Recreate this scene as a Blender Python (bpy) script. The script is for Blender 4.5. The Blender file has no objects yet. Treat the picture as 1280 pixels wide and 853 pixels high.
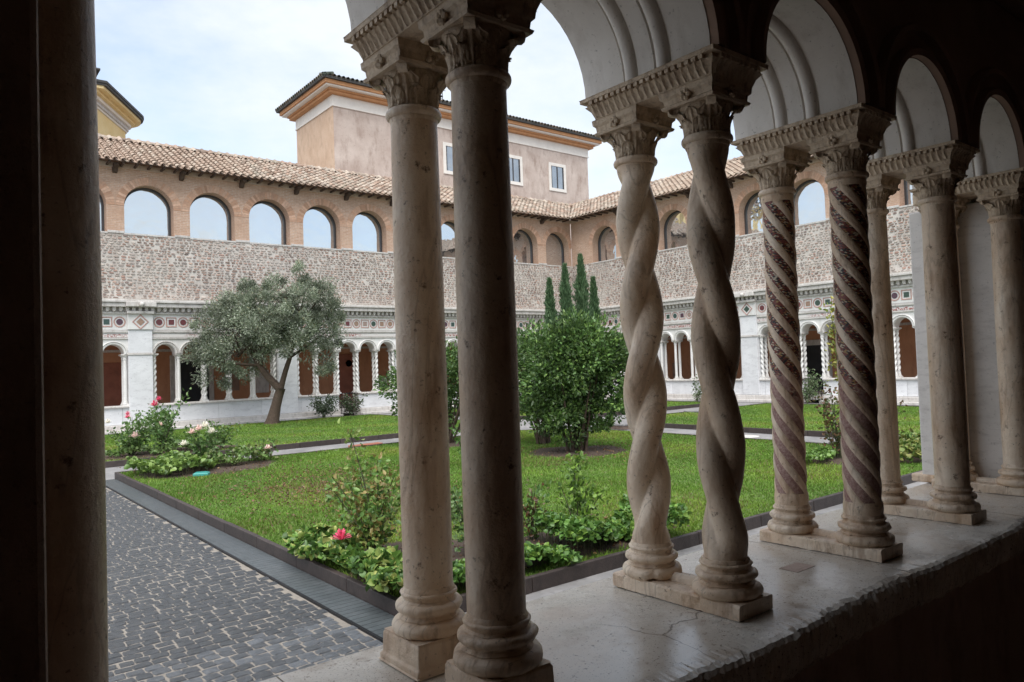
import bpy, math, random
import numpy as np
from mathutils import Matrix, Vector

R = math.radians
sc = bpy.context.scene
col = sc.collection
random.seed(7)
rng = np.random.default_rng(7)

# ------------------------------------------------------------------ camera
EYE = 1.92
_A = np.array([1795, 415.]); _B = np.array([-94, 482.]); _c = np.array([640, 426.5])
_f = math.sqrt(-float(np.dot(_A - _c, _B - _c)))
_X = np.append(_A - _c, _f); _X /= np.linalg.norm(_X)
_Y = np.append(_B - _c, _f); _Y /= np.linalg.norm(_Y)
_Z = np.cross(_Y, _X); _Z /= np.linalg.norm(_Z)
if _Z[1] > 0: _Z = -_Z
_R = np.array([_X, _Y, _Z])


def px(x, y, axis, value):
    """photo pixel -> the point where its ray meets the plane axis=value"""
    d = _R @ np.array([x - _c[0], y - _c[1], _f])
    o = np.array([0, 0, EYE])
    return o + (value - o[axis]) / d[axis] * d


cam_d = bpy.data.cameras.new('camera')
cam = bpy.data.objects.new('camera', cam_d); col.objects.link(cam)
cam_d.sensor_width = 36; cam_d.lens = _f / 1280 * 36
cam_d.clip_start = 0.03; cam_d.clip_end = 2000
m = Matrix.Identity(4)
for i in range(3):
    m[i][0] = _R[i, 0]; m[i][1] = -_R[i, 1]; m[i][2] = -_R[i, 2]
m[2][3] = EYE
cam.matrix_world = m
sc.camera = cam
RIGHT = np.array([.782, -.6235, 0]); DEEP = np.array([.6235, .782, 0])

# ------------------------------------------------------------------ world, sun, exposure
SUN_EL, SUN_AZ = R(62), R(226)          # azimuth: direction the light comes from, from +X ccw
w = bpy.data.worlds.new('World'); sc.world = w; w.use_nodes = True
nt = w.node_tree; nt.nodes.clear()
out = nt.nodes.new('ShaderNodeOutputWorld'); bg = nt.nodes.new('ShaderNodeBackground')
sky = nt.nodes.new('ShaderNodeTexSky'); sky.sky_type = 'NISHITA'; sky.sun_disc = False
sky.sun_elevation = SUN_EL; sky.sun_rotation = R(90) - SUN_AZ
sky.air_density = 1.0; sky.dust_density = 1.5
tc = nt.nodes.new('ShaderNodeTexCoord')
mp = nt.nodes.new('ShaderNodeMapping'); mp.inputs['Scale'].default_value = (1.5, 1.5, 3.4)
n1 = nt.nodes.new('ShaderNodeTexNoise'); n1.inputs['Scale'].default_value = 2.1
n1.inputs['Detail'].default_value = 7; n1.inputs['Roughness'].default_value = .58
rp = nt.nodes.new('ShaderNodeValToRGB')
rp.color_ramp.elements[0].position = .34; rp.color_ramp.elements[0].color = (.42, .42, .42, 1)
rp.color_ramp.elements[1].position = .62; rp.color_ramp.elements[1].color = (.95, .95, .95, 1)
mx = nt.nodes.new('ShaderNodeMix'); mx.data_type = 'RGBA'
mx.inputs[7].default_value = (2.40, 2.53, 2.66, 1)
nt.links.new(tc.outputs['Generated'], mp.inputs[0]); nt.links.new(mp.outputs[0], n1.inputs['Vector'])
nt.links.new(n1.outputs[0], rp.inputs[0]); nt.links.new(rp.outputs[0], mx.inputs[0])
dim = nt.nodes.new('ShaderNodeMix'); dim.data_type = 'RGBA'; dim.blend_type = 'MULTIPLY'; dim.inputs[0].default_value = 1
dim.inputs[7].default_value = (.70, .70, .70, 1); nt.links.new(sky.outputs[0], dim.inputs[6])
nt.links.new(dim.outputs[2], mx.inputs[6]); nt.links.new(mx.outputs[2], bg.inputs[0])
bg.inputs[1].default_value = .1
nt.links.new(bg.outputs[0], out.inputs[0])

sd = bpy.data.lights.new('sun', 'SUN'); sd.energy = 1.15; sd.angle = R(55); sd.color = (1, .975, .94)
sun = bpy.data.objects.new('sun', sd); col.objects.link(sun)
sdir = Vector((math.cos(SUN_EL) * math.cos(SUN_AZ), math.cos(SUN_EL) * math.sin(SUN_AZ), math.sin(SUN_EL)))
sun.rotation_euler = sdir.to_track_quat('Z', 'Y').to_euler(); sun.location = (0, 0, 40)

sc.view_settings.view_transform = 'Standard'; sc.view_settings.look = 'None'
sc.view_settings.gamma = 1; sc.view_settings.exposure = 2.05
sc.view_settings.use_curve_mapping = False
sc.cycles.max_bounces = 8; sc.cycles.diffuse_bounces = 5
sc.cycles.use_denoising = True


# ------------------------------------------------------------------ materials
class NT:
    def __init__(s, name):
        s.m = bpy.data.materials.new(name); s.m.use_nodes = True
        s.t = s.m.node_tree; s.b = s.t.nodes['Principled BSDF']
        s.o = s.t.nodes['Material Output']

    def n(s, typ, **kw):
        nd = s.t.nodes.new('ShaderNode' + typ)
        for k, v in kw.items():
            if k.startswith('i_'):
                k2 = k[2:]; k2 = int(k2) if k2.isdigit() else k2.replace('_', ' ')
                nd.inputs[k2].default_value = v
            else: setattr(nd, k, v)
        return nd

    def l(s, a, b): s.t.links.new(a, b)

    def co(s, kind='Object', scale=(1, 1, 1)):
        t = s.n('TexCoord'); mpg = s.n('Mapping'); mpg.inputs['Scale'].default_value = scale
        s.l(t.outputs[kind], mpg.inputs[0]); return mpg.outputs[0]

    def noise(s, vec, scale, detail=5, rough=.55, lo=.35, hi=.65):
        nz = s.n('TexNoise', i_Scale=scale, i_Detail=detail, i_Roughness=rough)
        s.l(vec, nz.inputs['Vector'])
        mr = s.n('MapRange'); mr.inputs[1].default_value = lo; mr.inputs[2].default_value = hi
        s.l(nz.outputs[0], mr.inputs[0]); return mr.outputs[0]

    def mix(s, f, a, b, mode='MIX'):
        x = s.n('Mix', data_type='RGBA', blend_type=mode)
        for i, v in ((0, f), (6, a), (7, b)):
            if hasattr(v, 'is_linked'): s.l(v, x.inputs[i])
            elif i == 0: x.inputs[0].default_value = v
            else: x.inputs[i].default_value = (*v, 1) if len(v) == 3 else v
        return x.outputs[2]

    def bump(s, h, strength=.3, dist=.01, prev=None):
        b = s.n('Bump', i_Strength=strength, i_Distance=dist); s.l(h, b.inputs['Height'])
        if prev is not None: s.l(prev, b.inputs['Normal'])
        return b.outputs[0]

    def done(s, color=None, rough=None, normal=None):
        if color is not None:
            if hasattr(color, 'is_linked'): s.l(color, s.b.inputs['Base Color'])
            else: s.b.inputs['Base Color'].default_value = (*color, 1)
        if rough is not None:
            if hasattr(rough, 'is_linked'): s.l(rough, s.b.inputs['Roughness'])
            else: s.b.inputs['Roughness'].default_value = rough
        if normal is not None: s.l(normal, s.b.inputs['Normal'])
        return s.m


def stone_mat(name, c1, c2, stain, scale=1.0, rough=.6, bstr=.25, stain_amt=.6, rand=0, vert=.35, vein=0):
    t = NT(name); v = t.co('Object')
    if rand:
        oi = t.n('ObjectInfo'); ad = t.n('VectorMath', operation='ADD'); cx = t.n('CombineXYZ')
        ml = t.n('Math', operation='MULTIPLY'); ml.inputs[1].default_value = 37
        t.l(oi.outputs['Random'], ml.inputs[0])
        t.l(ml.outputs[0], cx.inputs[0]); t.l(ml.outputs[0], cx.inputs[1])
        t.l(v, ad.inputs[0]); t.l(cx.outputs[0], ad.inputs[1]); v = ad.outputs[0]
    a = t.noise(v, 3.5 * scale, 6, .6, .3, .7)
    st = t.n('Mapping'); st.inputs['Scale'].default_value = (1, 1, vert); t.l(v, st.inputs[0])
    b = t.noise(st.outputs[0], 9 * scale, 7, .65, .5, .72)
    d = t.noise(v, 60 * scale, 4, .6, .62, .74)
    c = t.mix(a, c1, c2)
    mu = t.n('Math', operation='MULTIPLY'); mu.inputs[1].default_value = stain_amt; t.l(b, mu.inputs[0])
    c = t.mix(mu.outputs[0], c, stain)
    mu2 = t.n('Math', operation='MULTIPLY'); mu2.inputs[1].default_value = .6; t.l(d, mu2.inputs[0])
    c = t.mix(mu2.outputs[0], c, tuple(x * .35 for x in stain))
    if rand:
        hv = t.n('HueSaturation'); r2 = t.n('MapRange'); r2.inputs[3].default_value = 1 - rand; r2.inputs[4].default_value = 1 + rand
        t.l(oi.outputs['Random'], r2.inputs[0]); t.l(r2.outputs[0], hv.inputs['Value']); t.l(c, hv.inputs['Color']); c = hv.outputs[0]
    if vein:
        vn = t.n('TexNoise', i_Scale=2.6 * scale, i_Detail=5, i_Roughness=.55, i_Distortion=1.4); t.l(st.outputs[0], vn.inputs['Vector'])
        sb = t.n('Math', operation='SUBTRACT'); sb.inputs[1].default_value = .5; t.l(vn.outputs[0], sb.inputs[0])
        ab = t.n('Math', operation='ABSOLUTE'); t.l(sb.outputs[0], ab.inputs[0])
        vm = t.n('MapRange'); vm.inputs[1].default_value = .022; vm.inputs[2].default_value = 0; vm.inputs[4].default_value = vein; t.l(ab.outputs[0], vm.inputs[0])
        c = t.mix(vm.outputs[0], c, tuple(x * .55 for x in stain))
        bl = t.noise(v, 15 * scale, 6, .7, .60, .70); c = t.mix(bl, c, tuple(x * .5 for x in stain))
    nb = t.noise(v, 25 * scale, 8, .7, .2, .8)
    nrm = t.bump(nb, bstr, .01)
    nrm = t.bump(d, -bstr * .8, .004, nrm)
    return t.done(c, rough, nrm)


def attr_mat(name, rough=.7, bstr=.2, bscale=40, trans=0, spec=.5, wear=None):
    """colour comes from the mesh's per-piece colour attribute"""
    t = NT(name); a = t.n('Attribute', attribute_name='Col'); c = a.outputs['Color']
    v = t.co('Object')
    nz = t.noise(v, bscale, 5, .6, .25, .75)
    c = t.mix(.35, c, t.mix(nz, (.35, .35, .35), (1.25, 1.25, 1.25)), 'MULTIPLY')
    if wear: c = t.mix(t.noise(v, wear[1], 6, .6, .5, .75), c, wear[0])
    t.b.inputs['Specular IOR Level'].default_value = spec
    if bstr: t.done(c, rough, t.bump(nz, bstr, .01))
    else: t.done(c, rough)
    if trans:
        tr = t.n('BsdfTranslucent'); t.l(c, tr.inputs[0]); ms = t.n('MixShader', i_0=trans)
        t.l(t.b.outputs[0], ms.inputs[1]); t.l(tr.outputs[0], ms.inputs[2]); t.l(ms.outputs[0], t.o.inputs[0])
    return t.m


def plain(name, c, rough=.7, metal=0, bscale=30, bstr=.15, var=.25):
    t = NT(name); v = t.co('Object'); n_ = t.noise(v, bscale, 5, .6, .25, .75)
    n2 = t.noise(v, 2.2, 6, .65, .3, .7)
    cc = t.mix(n2, tuple(x * (1 - var) for x in c), tuple(min(1, x * (1 + var)) for x in c))
    t.b.inputs['Metallic'].default_value = metal
    return t.done(cc, rough, t.bump(n_, bstr, .01))


MAT = {}
MAT['marble'] = stone_mat('near_marble', (.66, .47, .31), (.86, .73, .58), (.34, .19, .10), 1.6, .36, .5, .75, rand=.06, vert=.22, vein=.32)
MAT['marble_carved'] = stone_mat('carved_marble', (.62, .48, .34), (.76, .62, .46), (.18, .10, .06), 3, .6, .7, .7)
MAT['soffit'] = stone_mat('arch_stone', (.66, .62, .57), (.76, .72, .67), (.42, .37, .32), 1.2, .7, .2, .5)
MAT['pier'] = stone_mat('pier_marble', (.62, .585, .54), (.74, .70, .66), (.44, .40, .37), 1.2, .5, .15, .6, vert=3)
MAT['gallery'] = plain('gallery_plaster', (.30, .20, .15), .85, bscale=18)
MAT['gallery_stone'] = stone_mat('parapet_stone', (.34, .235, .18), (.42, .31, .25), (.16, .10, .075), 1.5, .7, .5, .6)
MAT['far_marble'] = stone_mat('white_marble', (.66, .64, .61), (.76, .75, .73), (.46, .42, .38), .5, .5, .15, .4)
MAT['far_panel'] = stone_mat('veined_marble', (.62, .62, .63), (.76, .76, .77), (.42, .41, .42), .35, .4, .08, .55, rand=.05, vert=2.5)
MAT['far_trim'] = stone_mat('grey_cornice_stone', (.50, .47, .44), (.62, .59, .56), (.27, .23, .20), 1, .7, .3, .7)
MAT['ochre'] = stone_mat('ochre_plaster', (.46, .21, .11), (.54, .27, .15), (.30, .13, .07), .5, .8, .15, .5)
MAT['mortar'] = stone_mat('pale_mortar', (.44, .40, .36), (.62, .58, .53), (.30, .24, .20), .35, .9, .5, .7)
MAT['rubble'] = attr_mat('rubble_stone', .85, .4, 25, wear=((.50, .45, .40), .55))
MAT['tile'] = attr_mat('clay_tile', .85, .35, 20, wear=((.30, .27, .21), 2.2))
MAT['leaf'] = attr_mat('leaf', .42, 0, 30, trans=.22, spec=.5)
MAT['grassblade'] = attr_mat('grass_blade', .6, 0, 8, trans=.3, spec=.3)
MAT['bark'] = stone_mat('bark', (.06, .04, .028), (.11, .075, .052), (.03, .021, .015), 4, .9, .8, .6)
MAT['stem'] = plain('rose_stem', (.07, .075, .035), .7)
MAT['wood'] = plain('dark_wood', (.07, .045, .032), .8)
MAT['iron'] = plain('dark_iron', (.03, .03, .033), .5, .6)
MAT['kerb'] = stone_mat('brown_kerb', (.034, .025, .023), (.062, .046, .041), (.02, .016, .015), 2.5, .6, .4, .5, rand=.15)
MAT['drain'] = stone_mat('slate_slab', (.062, .072, .076), (.088, .099, .104), (.04, .042, .045), 2, .42, .25, .5, rand=.12)
MAT['basalt'] = stone_mat('basalt_cobble', (.066, .073, .084), (.125, .134, .147), (.17, .15, .12), 5, .32, .8, .45, rand=.38)
MAT['sand'] = stone_mat('sandy_joint', (.22, .195, .165), (.31, .275, .235), (.11, .10, .08), 5, .9, .6, .5)
MAT['soil'] = stone_mat('soil', (.055, .035, .025), (.10, .068, .048), (.03, .02, .015), 6, .95, 1, .6)
MAT['turf'] = stone_mat('turf', (.075, .125, .024), (.11, .165, .035), (.15, .105, .05), 1.2, .95, .6, .55)
MAT['frame'] = plain('window_frame', (.05, .047, .047), .5)
MAT['plaster'] = stone_mat('tower_plaster', (.42, .33, .28), (.58, .49, .43), (.27, .19, .15), .32, .9, .4, .7, vert=.35)
MAT['plaster_side'] = stone_mat('tower_side_plaster', (.52, .36, .25), (.61, .45, .33), (.38, .26, .18), .4, .9, .4, .6, vert=.5)
MAT['orange'] = stone_mat('orange_trim', (.48, .235, .105), (.58, .30, .14), (.34, .17, .085), .5, .85, .3, .6)
MAT['white'] = plain('white_paint', (.74, .70, .64), .85, var=.08)
MAT['yellow'] = stone_mat('yellow_plaster', (.74, .56, .26), (.80, .64, .35), (.62, .46, .21), .3, .9, .15, .4, vert=.4)
MAT['lead'] = plain('dark_roof_edge', (.05, .048, .045), .7)
MAT['teal'] = plain('teal_plastic', (.05, .30, .27), .4, var=.1)
MAT['red_brick'] = plain('red_clay', (.30, .11, .07), .8)
MAT['petal_pink'] = plain('pink_petal', (.75, .10, .20), .6, var=.3, bscale=200)
MAT['petal_pale'] = plain('pale_petal', (.82, .62, .56), .6, var=.12, bscale=200)
MAT['petal_white'] = plain('white_petal', (.82, .78, .68), .6, var=.08, bscale=200)
MAT['petal_red'] = plain('coral_petal', (.80, .12, .11), .6, var=.2, bscale=200)


def gravel_mat():
    t = NT('gravel_path'); v = t.co('Object')
    vo = t.n('TexVoronoi', i_Scale=11); t.l(v, vo.inputs['Vector'])
    c = t.mix(t.noise(v, 1.2, 6, .6), (.19, .185, .185), (.28, .27, .265))
    c = t.mix(.6, c, t.mix(vo.outputs['Color'], (.6, .6, .6), (1.2, 1.2, 1.2)), 'MULTIPLY')
    return t.done(c, .6, t.bump(vo.outputs['Distance'], .5, .02))
MAT['gravel'] = gravel_mat()


def brick_mat():
    t = NT('brick'); tcn = t.n('TexCoord'); sep = t.n('SeparateXYZ'); t.l(tcn.outputs['UV'], sep.inputs[0])
    cmb = t.n('CombineXYZ'); t.l(sep.outputs[0], cmb.inputs[0]); t.l(sep.outputs[1], cmb.inputs[1])
    br = t.n('TexBrick'); br.inputs['Scale'].default_value = 1
    br.inputs['Brick Width'].default_value = .24; br.inputs['Row Height'].default_value = .062
    br.inputs['Mortar Size'].default_value = .009; br.inputs['Bias'].default_value = 0
    br.inputs['Color1'].default_value = (.46, .28, .19, 1); br.inputs['Color2'].default_value = (.56, .375, .27, 1)
    br.inputs['Mortar'].default_value = (.58, .48, .40, 1)
    t.l(cmb.outputs[0], br.inputs['Vector'])
    v = t.co('Object')
    c = t.mix(t.noise(v, 1.1, 7, .65, .35, .7), br.outputs['Color'], (.46, .30, .21))
    c = t.mix(.5, c, t.mix(t.noise(v, 14, 5, .6, .3, .7), (.7, .7, .7), (1.15, 1.15, 1.15)), 'MULTIPLY')
    return t.done(c, .9, t.bump(br.outputs['Fac'], -.5, .01))
MAT['brick'] = brick_mat()
MAT['voussoir'] = attr_mat('arch_brick', .9, .4, 14)


def glass_mat(nm='window_glass', fac=.72):
    t = NT(nm); v = t.co('Object')
    t.done(t.mix(t.noise(v, 1.1, 5, .6, .3, .7), (.05, .055, .06), (.20, .21, .22)), .4)
    gl = t.n('BsdfGlossy', i_Roughness=.015); gl.inputs[0].default_value = (.84, .88, .90, 1)
    nrm = t.bump(t.noise(v, .9, 3, .5, .2, .8), .25, .05); t.l(nrm, gl.inputs['Normal'])
    ms = t.n('MixShader', i_0=fac); t.l(t.b.outputs[0], ms.inputs[1]); t.l(gl.outputs[0], ms.inputs[2])
    t.l(ms.outputs[0], t.o.inputs[0]); return t.m
MAT['glass'] = glass_mat()
MAT['dark_glass'] = glass_mat('dim_glass', .35)


def sill_mat():
    t = NT('wet_sill_marble'); v = t.co('Object')
    a = t.noise(v, 3, 7, .6, .3, .7); wet = t.noise(v, 2.1, 6, .6, .36, .54)
    b = t.noise(v, 7, 8, .7, .5, .75); d = t.noise(v, 70, 3, .6, .62, .72)
    c = t.mix(a, (.62, .57, .49), (.76, .71, .63))
    c = t.mix(b, c, (.36, .28, .21))
    c = t.mix(t.mix(wet, (0, 0, 0), (.5, .5, .5)), c, (.42, .36, .30))
    c = t.mix(d, c, (.13, .10, .08))
    wv = t.n('VectorMath', operation='MULTIPLY_ADD'); nzv = t.n('TexNoise', i_Scale=6, i_Detail=4); t.l(v, nzv.inputs['Vector'])
    wv.inputs[1].default_value = (.10, .10, .10); t.l(nzv.outputs['Color'], wv.inputs[0]); t.l(v, wv.inputs[2])
    cr = t.n('TexVoronoi', feature='DISTANCE_TO_EDGE', i_Scale=1.5); t.l(wv.outputs[0], cr.inputs['Vector'])
    cm = t.n('MapRange'); cm.inputs[1].default_value = .006; cm.inputs[2].default_value = .0; t.l(cr.outputs[0], cm.inputs[0])
    ck = t.n('Math', operation='MULTIPLY'); t.l(cm.outputs[0], ck.inputs[0]); t.l(t.noise(v, 1.3, 3, .5, .5, .62), ck.inputs[1])
    c = t.mix(ck.outputs[0], c, (.10, .08, .065))
    sp = t.noise(v, 190, 2, .5, .64, .70); c = t.mix(sp, c, (.16, .12, .09))
    r = t.n('MapRange'); r.inputs[3].default_value = .36; r.inputs[4].default_value = .06; t.l(wet, r.inputs[0])
    nb = t.noise(v, 30, 7, .7, .2, .8)
    bs = t.n('MapRange'); bs.inputs[3].default_value = .6; bs.inputs[4].default_value = .10; t.l(wet, bs.inputs[0])
    bp = t.n('Bump', i_Distance=.008); t.l(bs.outputs[0], bp.inputs['Strength']); t.l(nb, bp.inputs['Height'])
    return t.done(c, r.outputs[0], t.bump(d, -.5, .004, bp.outputs[0]))
MAT['sill'] = sill_mat()


def mosaic_mat():
    """tesserae laid in the band's own (along, across) coordinates; the lower bands have lost theirs"""
    t = NT('glass_mosaic'); tcn = t.n('TexCoord'); mpg = t.n('Mapping')
    mpg.inputs['Scale'].default_value = (135, 135, 1); mpg.inputs['Rotation'].default_value = (0, 0, R(45))
    t.l(tcn.outputs['UV'], mpg.inputs[0])
    vo = t.n('TexVoronoi', i_Scale=1, i_Randomness=.15); t.l(mpg.outputs[0], vo.inputs['Vector'])
    sp = t.n('SeparateColor'); t.l(vo.outputs['Color'], sp.inputs[0])
    rmp = t.n('ValToRGB'); rmp.color_ramp.interpolation = 'CONSTANT'
    e = rmp.color_ramp.elements
    e[0].position = 0; e[0].color = (.24, .045, .03, 1)
    e[1].position = .36; e[1].color = (.022, .014, .016, 1)
    for p, cc in ((.56, (.42, .25, .09, 1)), (.67, (.10, .02, .018, 1)), (.83, (.58, .48, .35, 1))):
        k = e.new(p); k.color = cc
    t.l(sp.outputs[0], rmp.inputs[0])
    edge = t.n('TexVoronoi', feature='DISTANCE_TO_EDGE', i_Scale=1, i_Randomness=.15); t.l(mpg.outputs[0], edge.inputs['Vector'])
    em = t.n('MapRange'); em.inputs[1].default_value = .03; em.inputs[2].default_value = .09; t.l(edge.outputs[0], em.inputs[0])
    c = t.mix(em.outputs[0], (.10, .075, .06), rmp.outputs[0])
    v = t.co('Object'); so = t.n('SeparateXYZ'); t.l(v, so.inputs[0])
    nz = t.noise(v, 9, 4, .6, .2, .8)
    ad = t.n('Math', operation='MULTIPLY_ADD'); ad.inputs[1].default_value = .35
    t.l(nz, ad.inputs[0]); t.l(so.outputs[2], ad.inputs[2])
    th = t.n('MapRange'); th.inputs[1].default_value = .83; th.inputs[2].default_value = .88; t.l(ad.outputs[0], th.inputs[0])
    bare = t.mix(t.noise(v, 90, 5, .7, .35, .65), (.26, .13, .11), (.52, .36, .31))
    c = t.mix(th.outputs[0], bare, c)
    rg = t.n('MapRange'); rg.inputs[3].default_value = .85; rg.inputs[4].default_value = .3; t.l(th.outputs[0], rg.inputs[0])
    return t.done(c, rg.outputs[0], t.bump(em.outputs[0], .5, .003))
MAT['mosaic'] = mosaic_mat()


def inlay_mat(name, cols):
    t = NT(name); oi = t.n('ObjectInfo'); rmp = t.n('ValToRGB'); rmp.color_ramp.interpolation = 'CONSTANT'
    e = rmp.color_ramp.elements; e[0].color = (*cols[0], 1); e[0].position = 0
    e[1].position = 1 / len(cols); e[1].color = (*cols[1], 1)
    for i, cc in enumerate(cols[2:], 2):
        k = e.new(i / len(cols)); k.color = (*cc, 1)
    t.l(oi.outputs['Random'], rmp.inputs[0])
    v = t.co('Object')
    c = t.mix(.5, rmp.outputs[0], t.mix(t.noise(v, 30, 4, .6, .3, .7), (.6, .6, .6), (1.3, 1.3, 1.3)), 'MULTIPLY')
    return t.done(c, .4)
MAT['inlay'] = inlay_mat('porphyry_inlay', [(.16, .045, .05), (.05, .085, .065), (.34, .22, .16), (.10, .05, .07), (.05, .09, .08), (.36, .26, .22)])
MAT['inlay_edge'] = plain('mosaic_border', (.46, .27, .23), .5, var=.4, bscale=60)


def inscription_mat():
    t = NT('inscription_band'); tcn = t.n('TexCoord')
    mpg = t.n('Mapping'); mpg.inputs['Scale'].default_value = (14, 10, 1); t.l(tcn.outputs['UV'], mpg.inputs[0])
    n_ = t.noise(mpg.outputs[0], 1.6, 2, .5, .46, .54)
    v = t.co('Object'); g = t.noise(v, .5, 3, .5, .4, .5)
    f = t.n('Math', operation='MULTIPLY'); t.l(n_, f.inputs[0]); t.l(g, f.inputs[1])
    return t.done(t.mix(f.outputs[0], (.66, .63, .60), (.30, .10, .09)), .6)
MAT['inscription'] = inscription_mat()


# ------------------------------------------------------------------ mesh helpers
class MB:
    def __init__(s, tf=None): s.v = []; s.f = []; s.c = []; s.tf = tf; s.uv = {}; s.cur = None

    def vert(s, p):
        s.v.append(s.tf(p) if s.tf else tuple(p)); s.c.append(s.cur or (1, 1, 1)); return len(s.v) - 1

    def face(s, pts, uv=None):
        ids = [s.vert(p) for p in pts]; s.f.append(ids)
        if uv: s.uv[len(s.f) - 1] = uv
        return ids

    def box(s, x0, x1, y0, y1, z0, z1):
        i = [s.vert((x, y, z)) for x in (x0, x1) for y in (y0, y1) for z in (z0, z1)]
        for q in ((0, 1, 3, 2), (4, 6, 7, 5), (0, 4, 5, 1), (2, 3, 7, 6), (0, 2, 6, 4), (1, 5, 7, 3)):
            s.f.append([i[k] for k in q])

    def grid(s, P, close_u=False, close_v=False):
        """P[i][j] points"""
        ids = [[s.vert(p) for p in row] for row in P]; n, m_ = len(P), len(P[0])
        for i in range(n if close_u else n - 1):
            for j in range(m_ if close_v else m_ - 1):
                s.f.append([ids[i][j], ids[(i + 1) % n][j], ids[(i + 1) % n][(j + 1) % m_], ids[i][(j + 1) % m_]])
        return ids

    def lathe(s, prof, c=(0, 0, 0), n=24, cap=True):
        P = [[(c[0] + r * math.cos(2 * math.pi * k / n), c[1] + r * math.sin(2 * math.pi * k / n), c[2] + z) for k in range(n)] for r, z in prof]
        ids = s.grid(P, close_v=True)
        if cap: s.f.append(ids[-1]); s.f.append(ids[0][::-1])

    def tube(s, pts, rads, n=6):
        pts = [Vector(p) for p in pts]; P = []
        for i, p in enumerate(pts):
            d = (pts[min(i + 1, len(pts) - 1)] - pts[max(i - 1, 0)]).normalized()
            a = d.cross(Vector((.3, .9, .2))).normalized(); b = d.cross(a)
            P.append([tuple(p + (a * math.cos(2 * math.pi * k / n) + b * math.sin(2 * math.pi * k / n)) * rads[i]) for k in range(n)])
        ids = s.grid(P, close_v=True); s.f.append(ids[-1])

    def prism(s, poly, z0, z1):
        a = [s.vert((x, y, z0)) for x, y in poly]; b = [s.vert((x, y, z1)) for x, y in poly]; n = len(poly)
        s.f.append(a[::-1]); s.f.append(b)
        for i in range(n): s.f.append([a[i], a[(i + 1) % n], b[(i + 1) % n], b[i]])

    def build(s, name, mat, parent=None, origin=None, smooth=False, bevel=0, label=None, wn=True):
        me = bpy.data.meshes.new(name)
        V = np.array(s.v, float)
        if origin is not None: V = V - np.array(origin)
        me.from_pydata(V.tolist(), [], s.f)
        if any(c != (1, 1, 1) for c in s.c):
            at = me.color_attributes.new('Col', 'FLOAT_COLOR', 'POINT')
            at.data.foreach_set('color', np.array([(*c, 1) for c in s.c], dtype=np.float32).ravel())
        if s.uv:
            ul = me.uv_layers.new(name='UVMap')
            for fi, uvs in s.uv.items():
                p = me.polygons[fi]
                for k, li in enumerate(p.loop_indices): ul.data[li].uv = uvs[k]
        if smooth: me.polygons.foreach_set('use_smooth', [True] * len(me.polygons))
        me.materials.append(MAT[mat] if isinstance(mat, str) else mat)
        me.update()
        o = bpy.data.objects.new(name, me); col.objects.link(o)
        if parent is not None: o.parent = parent
        elif origin is not None: o.location = origin
        if smooth == 'auto' or (smooth and wn == 'sharp'):
            md = o.modifiers.new('es', 'EDGE_SPLIT'); md.split_angle = R(45)
        if bevel:
            b = o.modifiers.new('bv', 'BEVEL'); b.width = bevel; b.segments = 2; b.limit_method = 'ANGLE'
        if label: o['label'] = label
        return o


def np_mesh(name, V, F, mat, C=None, parent=None, smooth=False):
    me = bpy.data.meshes.new(name); V = np.asarray(V, np.float32); F = np.asarray(F, np.int32); k = F.shape[1]
    me.vertices.add(len(V)); me.vertices.foreach_set('co', V.ravel())
    me.loops.add(F.size); me.loops.foreach_set('vertex_index', F.ravel())
    me.polygons.add(len(F)); me.polygons.foreach_set('loop_start', np.arange(0, F.size, k, dtype=np.int32))
    me.polygons.foreach_set('loop_total', np.full(len(F), k, np.int32))
    if C is not None:
        at = me.color_attributes.new('Col', 'FLOAT_COLOR', 'POINT')
        at.data.foreach_set('color', np.hstack([C, np.ones((len(C), 1))]).astype(np.float32).ravel())
    me.update(calc_edges=True); me.materials.append(MAT[mat])
    if smooth: me.polygons.foreach_set('use_smooth', [True] * len(F))
    o = bpy.data.objects.new(name, me); col.objects.link(o)
    if parent: o.parent = parent
    return o


def tag(o, label=None, cat=None, group=None, kind=None):
    if label: o['label'] = label
    if cat: o['category'] = cat
    if group: o['group'] = group
    if kind: o['kind'] = kind
    return o


def thing(name, label, cat, loc=(0, 0, 0), group=None):
    o = bpy.data.objects.new(name, None); col.objects.link(o); o.location = loc
    o.empty_display_size = .2
    return tag(o, label, cat, group)


def inst(src, parent, loc=(0, 0, 0), rot=(0, 0, 0), scale=(1, 1, 1)):
    o = src.copy(); col.objects.link(o); o.parent = parent; o.location = loc; o.rotation_euler = rot; o.scale = scale
    return o


def jit1(c, a, b, r=random):
    k = r.uniform(a, b); return tuple(x * k for x in c)


def roughen(mb, amp, freq, chips=0, seed=0, ymax=99):
    from mathutils import noise
    for i, p in enumerate(mb.v):
        if p[1] > ymax: continue
        q = Vector(p) * freq + Vector((seed * 3.1, seed, 0)); d = noise.noise_vector(q) * amp
        if chips:
            k = noise.noise(Vector(p) * freq * .45 + Vector((7, seed * 1.7, 3))); d *= 1 + max(0, k - .25) * chips
        mb.v[i] = (p[0] + d.x, p[1] + d.y, p[2] + d.z)


def norm(a): return a / np.maximum(np.linalg.norm(a, axis=1, keepdims=True), 1e-9)


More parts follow.
